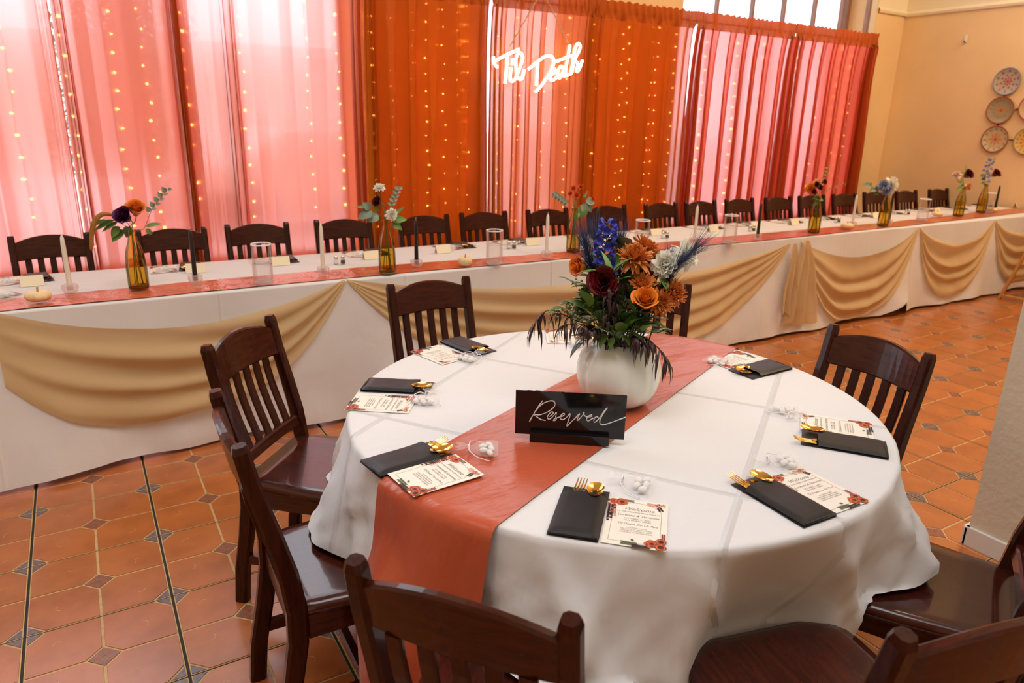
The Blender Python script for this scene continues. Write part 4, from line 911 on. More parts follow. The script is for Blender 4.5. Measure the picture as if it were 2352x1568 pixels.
def vroot(k): a = k*2.4; return VB+Vector((.03*math.cos(a), .03*math.sin(a), 0))
UPV = Vector((0, 0, 1)); GB = 'stems in the pumpkin vase bouquet'
def BF(kind, px, py, d, r, fx, fy, fn, label, seed, leaves=()):
    f = VR*fx+UPV*fy+VN*fn; return flower(kind, V(px, py, d), vroot(seed), r, f, label, seed, GB, leaves)
BF('rose_rose_orange', 1332, 612, .03, .031, -.75, .15, .6, 'orange rose at the left of the pumpkin vase bouquet', 1)
BF('rose_rose_red', 1387, 648, .10, .043, -.05, .35, .95, 'dark red rose in the middle of the pumpkin vase bouquet', 2)
BF('rose_rose_orange', 1483, 690, .12, .037, -.05, .75, .6, 'orange rose bud at the lower right of the pumpkin vase bouquet', 3)
BF('mum_mum', 1458, 592, .04, .056, -.05, .85, .35, 'large rust chrysanthemum seen from behind near the top of the bouquet', 4)
BF('mum_mum', 1482, 566, -.03, .044, .45, .75, -.1, 'rust chrysanthemum topmost in the bouquet, behind the large one', 5)
BF('mum_mum', 1503, 604, -.05, .042, .3, .5, .6, 'rust chrysanthemum half hidden behind the left white bloom', 6)
BF('mum_mum', 1480, 632, .02, .042, .2, .3, .8, 'rust chrysanthemum tucked below the large one in the bouquet centre', 7)
BF('mum_mum', 1476, 656, .08, .045, -.1, .75, .6, 'orange chrysanthemum just above the orange rose bud', 8)
BF('mum_mum', 1516, 694, .09, .044, .35, .35, .8, 'orange chrysanthemum right beside the orange rose bud', 9)
BF('mum_mum', 1546, 674, .06, .044, .5, .35, .75, 'rightmost orange chrysanthemum, in front of the chair post', 10)
BF('carn_petal_white', 1528, 607, .05, .041, .15, .45, .8, 'white bloom with yellow centre at the right of the bouquet', 11)
BF('carn_petal_white', 1577, 585, -.02, .046, .75, .45, .5, 'white bloom farthest right in the bouquet, behind blue plumes', 12)
# delphinium: spurred florets up one stem
fl = MB()
for k in range(5): petal(fl, .021, .0105, .5, .5, Matrix.Rotation(2*PI*k/5, 4, 'Z') @ Matrix.Rotation(.35, 4, 'X'), 0, 2, 4, .3, .4)
fl.tube([(0,0,0),(0,-.003,-.008),(0,-.010,-.017)], [.003,.002,.0006], 6); FLM = fl.mesh('floret', G['blue_petal'])
def delphinium(pts, rt, n, label, me=FLM, seed=3, s0=1.0, grp=None):
    rnd = random.Random(seed); rt = Vector(rt); o = thing('delphinium', label, 'flower', rt, 0, grp); P = cr([rt]+[Vector(p) for p in pts], 10); L_ = len(P)
    q = MB(); q.tube([p-rt for p in P], [lerp(.0024, .0009, i/(L_-1)) for i in range(L_)], 6); q.obj('stem', G['stem_green'], o); seg = 10*(len(pts)-1)
    for k in range(n):
        i = L_-1-int(seg*(1-(k+.5)/n)*.98); a = k*2.4; out = (VN*math.sin(a)+VR*math.cos(a)+UPV*.25).normalized(); b = link('floret', me, o); M_ = basis(out); M_.translation = P[i]-rt+out*.014*s0; b.matrix_local = M_ @ Matrix.Scale(s0*(1-.3*k/n)*rnd.uniform(.85, 1.1), 4)
        q = MB(); q.tube([P[i]-rt, P[i]-rt+out*.014*s0], .0007, 4); q.obj('pedicel', G['stem_green'], o)
    return o
delphinium([V(1398, 660, .04), V(1388, 590, .03), V(1394, 545, .02), V(1399, 512, .02)], vroot(13), 26, 'violet blue delphinium spire rising from the pumpkin vase', grp=GB)
# dyed plumes of fine hairs
def plume(pts, rt, n, ln, label, seed, spread=.5):
    rnd = random.Random(seed); rt = Vector(rt); o = thing('plume_grass', label, 'dried grass', rt, 0, GB); P = cr([rt]+[Vector(p) for p in pts], 10); L_ = len(P)
    q = MB(); q.tube([p-rt for p in P], [lerp(.0018, .0005, i/(L_-1)) for i in range(L_)], 5); q.obj('stem', G['blue_plume'], o); q = MB(); lo = L_-10*(len(pts)-1)
    for _ in range(n):
        i = rnd.randint(lo, L_-2); p = P[i]-rt; d = (P[i+1]-P[i]).normalized(); e = Vector((rnd.gauss(0,1), rnd.gauss(0,1), rnd.gauss(0,1))).normalized(); e = (d+e*spread*rnd.uniform(.5, 1.3)).normalized(); l = ln*rnd.uniform(.5, 1.1)
        s_ = e.orthogonal().normalized(); s_ = Matrix.Rotation(rnd.uniform(0, 6.3), 3, e) @ s_*.00038; m1 = p+e*l*.55+UPV*.004*rnd.uniform(-1, 1); m2 = p+e*l+d*l*.06
        q.add([p-s_, p+s_, m1+s_*.7, m1-s_*.7, m2], [(0,1,2,3), (3,2,4)])
    stuff(q.obj('hairs', G['blue_plume'], o)); return o
plume([V(1385,680,.0), V(1358,610,.02), V(1345,560,.02)], vroot(14), 620, .10, 'blue dyed plume fanning out over the left orange rose', 1)
plume([V(1395,690,.0), V(1372,600,-.03), V(1368,545,-.04)], vroot(15), 460, .10, 'blue dyed plume standing behind the delphinium', 2)
plume([V(1425,660,-.02), V(1422,590,-.03), V(1425,555,-.04)], vroot(16), 420, .085, 'dark blue plume between the delphinium and the chrysanthemums', 3, .4)
plume([V(1515,690,.03), V(1540,630,.05), V(1592,575,.05)], vroot(17), 620, .10, 'blue dyed plume sweeping right over the white blooms', 4, .45)
plume([V(1500,700,.05), V(1528,645,.05), V(1536,600,.03)], vroot(18), 360, .075, 'short blue plume below the white blooms', 5, .35)
# burgundy weeping foliage
def weeping(pts, rt, n, ll, label, seed, grp=GB, m_='burgundy_leaf', wl=.004, droop=.8, nm='foliage_branch'):
    rnd = random.Random(seed); rt = Vector(rt); o = thing(nm, label, 'foliage', rt, 0, grp); P = cr([rt]+[Vector(p) for p in pts], 10); L_ = len(P)
    q = MB(); q.tube([p-rt for p in P], [lerp(.0022, .0007, i/(L_-1)) for i in range(L_)], 5); q.obj('stem', G[m_], o); q = MB(); lo = max(8, L_-10*(len(pts)-1)-4)
    for k in range(n):
        i = rnd.randint(lo, L_-1); p = P[i]-rt; a = rnd.uniform(0, 6.3); out = (VR*math.cos(a)+VN*math.sin(a)+(P[min(i+1, L_-1)]-P[i-1]).normalized()*.8).normalized(); l = ll*rnd.uniform(.6, 1.15); s_ = out.cross(UPV).normalized()*wl
        pts_ = [p+out*l*.42*math.sin(t*1.9)-UPV*(droop*l*t*t) for t in (0, .25, .5, .75, 1)]; ws = (.25, .9, 1, .65, .05); vs = []
        for pp, ww in zip(pts_, ws): vs += [pp-s_*ww, pp+UPV*.0008+out*.001*ww, pp+s_*ww]
        q.add(vs, [f for r_ in range(4) for f in ((r_*3, r_*3+1, r_*3+4, r_*3+3), (r_*3+1, r_*3+2, r_*3+5, r_*3+4))], 0, True)
    stuff(q.obj('leaves', G[m_], o)); return o
weeping([V(1405,770,.07), V(1400,720,.11), V(1398,660,.13)], vroot(20), 46, .06, 'dark burgundy branch hanging down the centre of the bouquet', 1)
weeping([V(1425,775,.07), V(1412,710,.10), V(1425,650,.12)], vroot(21), 40, .06, 'dark burgundy branch rising beside the red rose', 2)
weeping([V(1385,770,.05), V(1320,735,.08), V(1262,712,.09), V(1232,740,.09)], vroot(22), 44, .075, 'long burgundy branch weeping out over the table on the left', 3)
weeping([V(1390,775,.06), V(1340,745,.10), V(1300,745,.10)], vroot(23), 30, .07, 'shorter burgundy branch weeping left, below the berries', 4)
weeping([V(1450,780,.07), V(1480,775,.10), V(1512,800,.12), V(1532,832,.12)], vroot(24), 46, .075, 'burgundy branch weeping right over the shoulder of the pumpkin vase', 5)
weeping([V(1440,780,.07), V(1465,775,.12), V(1480,792,.13)], vroot(25), 28, .065, 'short burgundy branch lying on the rim of the vase', 6)
# green sprays: each leaf its own part
def green(pts, rt, specs, label, kind, grp=GB, ma='stem_green'):
    rt = Vector(rt); o = thing('greenery_sprig', label, 'foliage', rt, 0, grp); P = cr([rt]+[Vector(p) for p in pts], 8); q = MB(); q.tube([p-rt for p in P], [lerp(.002, .0008, i/(len(P)-1)) for i in range(len(P))], 5); q.obj('stem', G[ma], o)
    for (a, b, d, s_) in specs: put_leaf(o, rt, a, b, d or kind, s_)
    return o
def VL(px, py, d, qx, qy, dd, kind=None): a, b = V(px, py, d), V(qx, qy, dd); l = (b-a).length; kind = kind or 'broad'; return (a, b-a, kind, l/dict(broad=.06, round=.05, dark=.06, slim=.055, big=.075)[kind])
green([V(1400,690,.06), V(1402,640,.10)], vroot(30), [VL(1402,640,.10,1338,598,.09), VL(1402,640,.10,1398,568,.09,'slim'), VL(1402,640,.10,1432,575,.10), VL(1404,650,.10,1370,600,.11), VL(1410,655,.1,1440,618,.12), VL(1405,660,.1,1352,625,.08)], 'bright green sprig above the red rose', 'broad')
green([V(1370,740,.05), V(1345,700,.07)], vroot(31), [VL(1362,720,.08,1296,668,.06,'big'), VL(1350,700,.08,1330,655,.05,'dark'), VL(1360,725,.09,1310,715,.10,'dark'), VL(1352,705,.08,1345,650,.10), VL(1370,735,.1,1325,752,.1,'dark'), VL(1365,700,.08,1375,665,.09,'dark')], 'broad leaved green sprig left of the bouquet centre', 'big')
green([V(1450,730,.05), V(1460,690,.08)], vroot(32), [VL(1455,720,.10,1440,665,.11), VL(1455,720,.1,1430,700,.12,'dark'), VL(1460,740,.1,1500,720,.09,'dark'), VL(1450,745,.1,1475,715,.12), VL(1455,690,.08,1450,640,.10,'dark'), VL(1470,750,.09,1530,735,.06,'dark'), VL(1465,735,.08,1530,710,.04,'dark')], 'green sprig under the orange rose bud', 'broad')
green([V(1500,700,.03), V(1520,645,.05)], vroot(33), [VL(1515,650,.06,1555,630,.05,'dark'), VL(1515,650,.06,1490,640,.08,'dark'), VL(1518,640,.06,1540,660,.09), VL(1530,640,.05,1548,620,.03), VL(1522,650,.06,1545,672,.07,'slim')], 'dark green sprig below the white blooms', 'dark')
green([V(1410,775,.08), V(1395,745,.11)], vroot(34), [VL(1405,770,.11,1375,735,.13), VL(1410,775,.11,1395,800,.13), VL(1420,775,.11,1440,740,.14,'dark'), VL(1430,770,.11,1455,790,.13), VL(1400,765,.1,1352,770,.11,'dark'), VL(1440,765,.1,1480,765,.12,'dark'), VL(1425,765,.12,1428,725,.14), VL(1395,770,.1,1370,795,.12), VL(1450,775,.1,1440,750,.13,'dark')], 'green leaves crowding the mouth of the pumpkin vase', 'broad')
green([V(1400,720,.02), V(1368,630,-.01), V(1360,580,-.03)], vroot(35), [VL(1368,640,0,1345,605,-.01,'round'), VL(1366,620,-.01,1385,590,-.02,'round'), VL(1362,600,-.02,1340,575,-.03,'round'), VL(1362,590,-.02,1378,560,-.03,'round'), VL(1370,650,0,1350,640,.02,'round')], 'dusky eucalyptus sprig behind the left orange rose', 'round')
rnd = random.Random(77)
def thicket(cx, cy, w_, h_, n, d0, kinds, label, rk):
    """a bushy stem: leaves in a clump round (cx, cy), each its own part"""
    sp = []
    for _ in range(n):
        x, y = cx+rnd.gauss(0, w_), cy+rnd.gauss(0, h_); a = math.atan2(y-800, x-1415)+rnd.uniform(-.9, .9); l = rnd.uniform(34, 58); d = d0+rnd.uniform(-.03, .03)
        sp.append(VL(x, y, d, x+l*math.cos(a), y+l*math.sin(a), d+rnd.uniform(-.02, .04), rnd.choice(kinds)))
    o = green([V(1418, 770, .03), V(cx, cy, d0)], vroot(rk), sp, label, 'dark')
    for a, b, kd, s_ in sp[::2]:
        q = MB(); q.tube([V(1418, 765, d0*.6)-vroot(rk), (V(1418, 765, d0*.6).lerp(a, .6)+Vector((0,0,.01)))-vroot(rk), a-vroot(rk)], .0009, 4); q.obj('twig', G['stem_green'], o)
thicket(1415, 690, 30, 28, 40, .04, ('dark', 'broad', 'broad'), 'dark leafy stem filling the middle of the bouquet', 50)
thicket(1360, 715, 22, 22, 32, .05, ('dark', 'broad', 'broad'), 'dark leafy stem filling the left of the bouquet', 51)
thicket(1468, 722, 24, 20, 36, .05, ('dark', 'broad', 'slim'), 'dark leafy stem filling the right of the bouquet', 52)
thicket(1400, 620, 26, 24, 14, -.02, ('broad', 'dark', 'round'), 'leafy stem behind the delphinium', 53)
thicket(1440, 650, 24, 22, 16, .02, ('broad', 'dark'), 'leafy stem behind the red rose and chrysanthemums', 54)
thicket(1420, 760, 36, 12, 28, .07, ('dark', 'broad', 'slim'), 'low leafy stem spilling over the vase mouth', 55)
be = MB(); be.lathe([(0,-.0035),(.003,-.002),(.0036,0),(.003,.002),(0,.0035)], 8)
def berries(pts, rt, n, label, seed, grp=GB):
    rnd = random.Random(seed); rt = Vector(rt); o = thing('berry_sprig', label, 'foliage', rt, 0, grp); P = cr([rt]+[Vector(p) for p in pts], 8); q = MB(); q.tube([p-rt for p in P], .0011, 5); q.obj('stem', G['stem_green'], o); q = MB(); s_ = MB()
    for k in range(n):
        i = rnd.randint(len(P)-12, len(P)-1); p = P[i]-rt; e = p+Vector((rnd.gauss(0,.011), rnd.gauss(0,.011), rnd.gauss(0,.011))); s_.tube([p, e], .0004, 3); q.add([tuple(Vector(v)+e) for v in be.v], be.f, 0, True)
    stuff(q.obj('berries', G['berry'], o)); s_.obj('stalks', G['stem_green'], o); return o
berries([V(1380,760,.07), V(1330,725,.09), V(1302,705,.09)], vroot(40), 60, 'sprig of small green berries left of the vase mouth', 1)
berries([V(1385,740,.06), V(1355,680,.07), V(1345,660,.07)], vroot(41), 40, 'sprig of small green berries under the left orange rose', 2)

# ------------------------------------------------------------------ things on the long table
LT = LZ+.0035; RTOP = LZ+.0115
def lt(px, py, run=True): p = onZ(px, py, RTOP if run else LT); return Vector((p.x, p.y, RTOP if run else LT))
# amber bottle vases
BOT = MB(); pr = cr([(.036,.002,0),(.043,.006,0),(.0445,.05,0),(.0435,.11,0),(.037,.17,0),(.024,.215,0),(.0175,.245,0),(.0185,.268,0),(.0195,.272,0)], 4); BOT.lathe([(p.x, p.y) for p in pr], 28); BOT.lathe([(p.x-.0022, p.y+(.008 if i == 0 else 0)) for i, p in reversed(list(enumerate(pr)))], 28); BOT.lathe([(0,.002),(.036,.002)], 28)
BOTM = BOT.mesh('glass', thin_glass('amber_thin', (.95,.88,.60), .8)); b = MB(); b.lathe([(0,.003),(.040,.004),(.0432,.012),(.0425,.016),(0,.017)], 28); BASEM = b.mesh('glass_base', mat('amber_base', (.20,.10,.02), .1, spec=.8)); b = MB(); b.lathe([(.040,.017),(.0415,.06),(.0405,.11),(.0385,.135),(0,.135)], 28); WATM = b.mesh('water', thin_glass('amber_water_thin', (.94,.83,.50), .25))
def bottle(px, py, label):
    t = thing('bottle_vase', label, 'vase', lt(px, py), random.uniform(0, 6), 'amber bottle vases on the long table'); link('glass', BOTM, t); link('glass_base', BASEM, t); link('water', WATM, t); return t
BL = [((320,662), 'amber bottle vase nearest the camera, holding a purple ranunculus'), ((890,626), 'amber bottle vase with two white carnations and a dark red rose'), ((1316,578), 'amber bottle vase with orange spray blooms, behind the pumpkin bouquet'), ((1868,534), 'amber bottle vase with an orange ranunculus and small dark red blooms'), ((2027,519), 'amber bottle vase with pale blue and cream blooms'), ((2200,496), 'amber bottle vase with a cream bloom and red rose by the tan wall'), ((2252,488), 'rightmost amber bottle vase, holding a pale blue spire')]
BV = [bottle(p[0], p[1], l) for p, l in BL]
LF = Vector((-.35, -.94, 0)).normalized(); LRt = Vector((.94, -.35, 0)).normalized()
def BP(i, px, py, d=0): o = Vector(BV[i].location); return onY(px, py, o.y-d)
def broot(i, k): o = Vector(BV[i].location); return o+Vector((.02*math.cos(k*2.3), .02*math.sin(k*2.3), .02))
def bneck(i): return Vector(BV[i].location)+Vector((0, 0, .265))
def bflower(i, kind, px, py, r, fx, fy, fn, label, seed, d=0):
    p = BP(i, px, py, d); rt = broot(i, seed); nk = bneck(i); kk = kind; o = None
    f = (LRt*fx+UPV*fy+LF*fn).normalized(); k, m_ = kind.split('_', 1)
    o = thing({'rose':'rose','mum':'chrysanthemum','carn':'carnation','ball':'ranunculus'}[k], label, 'flower', rt, 0, 'blooms in the amber bottle vases'); T = Matrix.Translation(p-rt) @ basis(f)
    b = rose_bloom(r, seed, .9) if k == 'rose' else (mum_bloom(r, seed, 5, 14, .2) if k == 'mum' else mum_bloom(r, seed, 6, 12, .26, 1)); q = MB(); q.add(b.v, b.f, 0, True, T); q.obj('bloom', G[m_], o)
    q = MB(); q.lathe([(.0,-.95*r),(.25*r,-.8*r),(.45*r,-.4*r)], 8, 0, T); q.tube(cr([p-f*r*.7-rt, p-f*(r+.02)-rt, nk.lerp(p, .18)-rt, nk-rt-Vector((0,0,.03)), Vector((0, 0, 0))], 5), .002, 6); q.obj('stem', G['stem_green'], o); return o
def bsprig(i, pts, specs, label, kind='round', ma='stem_green'):
    P = [bneck(i)-Vector((0,0,.02))]+[BP(i, *p) for p in pts]; rt = broot(i, len(label)); o = thing('greenery_sprig', label, 'foliage', rt, 0, 'greenery in the amber bottle vases'); C_ = cr([rt]+P, 8); q = MB(); q.tube([p-rt for p in C_], [lerp(.0018, .0007, j/(len(C_)-1)) for j in range(len(C_))], 5); q.obj('stem', G[ma], o)
    for s_ in specs:
        a, b = BP(i, s_[0], s_[1]), BP(i, s_[2], s_[3], s_[5] if len(s_) > 5 else .01); kd = s_[4] if len(s_) > 4 else kind; put_leaf(o, rt, a, b-a, kd, min((b-a).length, .10 if i < 2 else (.075 if i == 2 else .055))/dict(broad=.06, round=.05, dark=.06, slim=.055, big=.075)[kd], (LF.x, LF.y, .5))
    return o
bflower(0, 'rose_purple_petal', 286, 497, .044, -.2, .5, .8, 'deep purple ranunculus in the nearest amber bottle', 1, .03)
bflower(0, 'rose_rose_orange', 312, 480, .044, .25, .75, .5, 'orange rose in the nearest amber bottle', 2)
bsprig(0, [(330,525),(350,480),(385,435)], [(345+i*4.5, 486-i*5.6, 345+i*4.5+(9 if i % 2 else -9), 486-i*5.6-(3 if i % 2 else 11)) for i in range(10)]+[(335,520,372,508,'slim'),(335,525,350,540,'broad')], 'small leaved eucalyptus sprig reaching right from the nearest amber bottle')
bsprig(0, [(290,520),(255,505),(235,510)], [(270,510,228,528,'slim'),(262,505,193,530,'slim'),(275,520,250,545,'broad'),(285,528,250,552,'broad'),(300,520,285,545),(245,505,205,515,'slim')], 'eucalyptus sprig reaching left from the nearest amber bottle')
o_ = BV[0].location; rt = broot(0, 9); a = thing('amaranth_tassel', 'hanging rust amaranth tassel on the nearest amber bottle', 'flower', rt, 0)
P = cr([rt, bneck(0), BP(0, 270, 500, .02), BP(0, 235, 492, .03), BP(0, 213, 520, .03), BP(0, 210, 575, .03)], 8); q = MB(); q.tube([p-rt for p in P[:-18]], .0016, 5); q.obj('stem', G['stem_green'], a)
q = MB(); n = len(P); q.tube([p-rt for p in P[-22:]], [.004+.007*math.sin((k+1)/22*PI)**.6*(1+.25*ns(k*2.2)) for k in range(22)], 10); q.obj('tassel', G['amaranth'], a)
bflower(1, 'carn_petal_white', 871, 430, .030, -.1, .95, .2, 'blush carnation standing highest in the second amber bottle', 3)
bflower(1, 'rose_rose_red', 868, 464, .030, -.6, .4, .6, 'dark red rose in the second amber bottle', 4)
bflower(1, 'carn_petal_white', 900, 493, .034, .4, .1, .9, 'cream carnation drooping over the neck of the second amber bottle', 5, .03)
bsprig(1, [(895,480),(903,450),(912,425)], [(900+(i//2)*4, 470-(i//2)*9, 900+(i//2)*4+(9 if i % 2 else -8), 470-(i//2)*9-5) for i in range(10)], 'upright eucalyptus tip in the second amber bottle')
bsprig(1, [(880,500),(850,480),(830,472)], [(855,485,822,498,'round'),(850,480,836,465),(870,495,843,505),(865,490,862,440,'slim'),(840,475,818,473,'slim')], 'eucalyptus leaves left of the second amber bottle')
bsprig(1, [(900,505),(915,500)], [(900,505,935,500,'broad',.04),(900,512,925,525,'broad',.04),(905,495,928,472,'slim')], 'round green leaves right of the second amber bottle', 'broad')
for k, (x, y, r) in enumerate([(1318,432,.022),(1334,428,.020),(1310,444,.020),(1362,456,.017),(1325,448,.022)]): bflower(2, 'mum_spray_orange', x, y, r, (-.3,.3,-.6,.5,0)[k], .7, .6, '%s orange spray bloom in the bottle behind the pumpkin bouquet' % ('highest','second highest','leftmost','rightmost','lowest')[k], 20+k)
bsprig(2, [(1312,480),(1292,455),(1275,448)], [(1305-i*3.3, 468-i*2.6, 1305-i*3.3-6, 468-i*2.6+(7 if i % 2 else -8)) for i in range(10)], 'fine eucalyptus sprig left in the bottle behind the pumpkin bouquet')
bsprig(2, [(1325,485),(1345,465)], [(1325,485,1322,515,'broad',.05),(1335,475,1340,505,'big',.05),(1345,465,1366,490,'round',.04),(1345,462,1378,462,'round',.03),(1340,455,1350,440,'slim'),(1335,470,1360,500,'round',.05)], 'broad eucalyptus leaves right in the bottle behind the pumpkin bouquet')
bflower(3, 'ball_rose_orange', 1862, 432, 0.043, -.5, .3, .8, 'orange ranunculus in the amber bottle before the pink curtains', 31, .02)
bflower(3, 'ball_peach', 1879, 421, 0.043, 0, .8, .5, 'peach ranunculus in the amber bottle before the pink curtains', 32)
for k, (x, y) in enumerate([(1875,424),(1893,418),(1869,441),(1883,431)]): bflower(3, 'rose_rose_red', x, y, 0.023, (.1,.5,0,.2)[k], .3, .9, '%s small dark red bloom before the pink curtains' % ('upper left','highest, rightmost','lowest','middle')[k], 33+k, .05)
bsprig(3, [(1885,455),(1892,420),(1905,378)], [(1894+i*1.2, 418-i*4, 1894+i*1.2+(6 if i % 2 else -6), 418-i*4-3) for i in range(9)]+[(1880,455,1856,450,'broad'),(1880,460,1895,452,'broad'),(1878,462,1870,470,'broad'),(1885,458,1905,462,'slim')], 'tall thin sprig in the amber bottle before the pink curtains', 'slim')
bsprig(3, [(1890,445),(1915,430),(1952,417)], [(1905+i*7, 434-i*2.6, 1905+i*7+6, 434-i*2.6+(6 if i % 2 else -6)) for i in range(6)], 'thin sprig reaching right towards the tan wall', 'slim')
bflower(4, 'ball_petal_white', 2050, 421, 0.067, .6, .4, .7, 'cream mum in the fifth amber bottle', 41)
bflower(4, 'ball_pale_blue', 2030, 425, 0.049, -.2, .6, .7, 'pale blue bloom beside the cream mum', 42, .04)
bflower(4, 'ball_pale_blue', 2038, 437, 0.046, 0, .2, .9, 'pale blue bloom below the cream mum', 43, .05)
bsprig(4, [(2020,440),(2005,430),(1982,420)], [(2015,438,2000,420),(2010,434,1998,438),(2003,428,1990,415),(1996,425,1978,420),(2018,440,2008,448,'broad'),(2020,436,2013,416)], 'blue green sprig reaching left in the fifth amber bottle')
bflower(5, 'carn_petal_blush', 2197, 401, 0.043, -.5, .8, .2, 'blush carnation in the amber bottle by the tan wall', 51)
bflower(5, 'rose_rose_red', 2223, 401, 0.049, .1, .5, .7, 'red rose in the amber bottle by the tan wall', 52)
bflower(5, 'ball_peach', 2225, 428, 0.038, .3, .1, .9, 'small yellow orange bloom low on the bottle by the tan wall', 53, .03)
bsprig(5, [(2212,410),(2217,390),(2220,378)], [(2208,430,2193,438,'broad'),(2210,420,2200,412,'broad'),(2215,425,2200,433,'broad'),(2217,395,2222,380,'slim'),(2216,400,2210,390,'slim')], 'green sprig in the amber bottle by the tan wall', 'broad')
bflower(6, 'rose_rose_red', 2287, 399, 0.046, .2, .6, .7, 'red rose in the rightmost amber bottle', 61)
delphinium([BP(6, 2262, 425), BP(6, 2264, 400), BP(6, 2273, 378), BP(6, 2278, 365)], broot(6, 3), 18, 'pale blue spire in the rightmost amber bottle', link_me := (lambda m: m)(FLM.copy()), 5, 1.25)
link_me.materials.clear(); link_me.materials.append(G['pale_blue'])
bsprig(6, [(2262,425),(2255,408)], [(2262,412,2240,405,'slim'),(2262,418,2237,425,'slim'),(2265,428,2283,420,'broad'),(2263,405,2252,388,'broad'),(2275,400,2312,388,'slim'),(2266,424,2240,412,'slim')], 'dark and green leaves in the rightmost amber bottle', 'broad')
# candles in glass holders
HB = MB(); HB.lathe([(0,.003),(.026,.003),(.030,.007),(.0295,.012),(.034,.016),(.034,.036),(.030,.040),(.015,.040),(.0135,.036),(.0135,.014),(0,.014)], 6, smooth=False); HOLD = HB.mesh('glass_holder', sheer('holder_glass', (.90,.82,.80), (.90,.82,.80), (.98,.95,.95), .72, .5, .2, .6))
CN = MB(); CN.lathe([(0,.013),(.0112,.013),(.0115,.03),(.0092,.22),(.0074,.245),(.0035,.256),(0,.259)], 16); WK = MB(); WK.tube([(0,0,.256),(.001,0,.264),(.002,.001,.268)], .0008, 5)
CAND = [CN.mesh('candle', G[m_]) for m_ in ('candle_ivory', 'candle_black')]; WKM = WK.mesh('wick', G['card'])
def candle(px, py, k, label):
    p = lt(px, py); t = thing('candle_holder', 'clear glass holder under the '+label, 'candle holder', p, random.uniform(0, 1), 'glass candle holders'); link('glass', HOLD, t)
    c = thing('taper_candle', label, 'candle', p, 0, ('ivory', 'black')[k]+' taper candles'); link('wax', CAND[k], c); link('wick', WKM, c)
for (x, y), w_ in zip([(163,672),(743,630),(1255,592),(1594,560),(1957,520)], ['nearest the camera, by the mini pumpkin','before the fourth chair from the left','left of the pumpkin vase bouquet','above the white blooms of the bouquet','standing before the far curtain edge']): candle(x, y, 0, 'ivory taper candle '+w_)
for (x, y), w_ in zip([(450,650),(957,612),(1369,572),(1739,550),(2040,515),(2284,486)], ['right of the nearest amber bottle','right of the white carnation bottle','hidden behind the delphinium','left of the orange ranunculus bottle','beside the cream mum bottle','farthest right by the tan wall']): candle(x, y, 1, 'black taper candle '+w_)
# water glasses
GL = MB(); GL.lathe([(.043,.004),(.0465,.007),(.0468,.188),(.0460,.191),(.0448,.188),(.0444,.024),(.040,.018),(0,.018)], 32); GL.lathe([(0,.001),(.040,.001),(.043,.004)], 32); GLM = GL.mesh('glass', G['glass_wall'])
GB_ = MB(); GB_.lathe([(0,.001),(.040,.001),(.046,.006),(.0455,.018),(0,.018)], 32); GBM = GB_.mesh('base', sheer('glass_thick', (.95,.92,.90), (.95,.92,.90), (.98,.96,.96), .6, .5, .2, .6)); GW = MB(); GW.lathe([(.040,.019),(.0436,.024),(.0436,.112),(0,.112)], 32); GW.lathe([(.0438,.1095),(.0438,.1135),(.041,.1135)], 32, 1); GWM = GW.mesh('water', [G['water'], G['holder_glass']]); RM = MB(); RM.lathe([(.0470,.186),(.0474,.189),(.0463,.1925),(.0445,.190),(.0447,.187)], 32); RMM = RM.mesh('rim', mat('glass_rim', (.88,.84,.83), .1, spec=.9))  # pale waterline ring, base and rim put bright glass highlights into the colour
for (x, y), w_ in zip([(606,650),(1135,606),(1472,574),(1674,558),(2117,507),(2268,488)], ['before the third chair from the left','left of the mini pumpkin under the neon sign','behind the blue delphinium','between the ivory and black tapers','left of the red rose bottle','before the rightmost amber bottle']):
    t = thing('water_glass', 'clear cylinder glass half full of water '+w_, 'glass', lt(x, y), 0, 'cylinder glasses on the long table'); link('glass', GLM, t); link('base', GBM, t); link('water', GWM, t); link('rim', RMM, t)
# mini pumpkins
PK = MB()
def pk(u, v): a = u*2*PI; ph = v*PI; rb = 1-.10*(1-abs(math.cos(a*4.5)))**2; r = .051*math.sin(ph)**.75*rb; return (r*math.cos(a), r*math.sin(a), .026-.026*math.cos(ph)*(1 if ph > PI/2 else 1)*(1-.42*math.exp(-((math.sin(ph))/.35)**2)))
PK.grid(pk, 63, 18, closeu=True); PKM = PK.mesh('body', G['pumpkin']); b = MB(); b.tube([(0,0,.036),(.001,0,.046),(.004,.001,.056),(.007,.002,.060)], [.007,.0045,.004,.0045], 7); PSM = b.mesh('stem', G['pumpkin_stem'])
for (x, y), s_, w_ in zip([(90,692),(1068,610),(1945,525),(2152,497),(2278,487)], [1, .78, .95, .95, .95], ['at the near left end of the runner','below the neon sign by the water glass','at the foot of the far ivory taper','left of the red rose bottle','at the foot of the farthest black taper']):
    t = thing('mini_pumpkin', 'cream mini pumpkin '+w_, 'pumpkin', lt(x, y), random.uniform(0, 6), 'mini pumpkins'); t.scale = (s_, s_, s_*(1.35 if s_ < .9 else 1)); link('body', PKM, t); link('stem', PSM, t)
# folded name cards
TN = MB(); 
for sy in (-1, 1): TN.add([(-.047, sy*.022, 0), (.047, sy*.022, 0), (.047, 0, .047), (-.047, 0, .047), (-.047, sy*.0212, 0), (.047, sy*.0212, 0), (.047, 0, .0462), (-.047, 0, .0462)], [(0,1,2,3),(7,6,5,4),(0,4,5,1)])
TNM = TN.mesh('card', G['ivory_card'])
TPX = [(75,655),(450,625),(645,608),(852,594),(1017,580),(1222,562),(1505,540),(1637,531),(1732,524),(1823,516),(2010,500),(2150,488),(2335,476)]
for k, (x, y) in enumerate(TPX):
    o = link('place_card', TNM, None, lt(x, y, False), R_(random.uniform(-9, 6))); tag(o, '%s blank ivory tent place card from the left on the long table' % ORD[k], 'place card', 'ivory tent place cards')
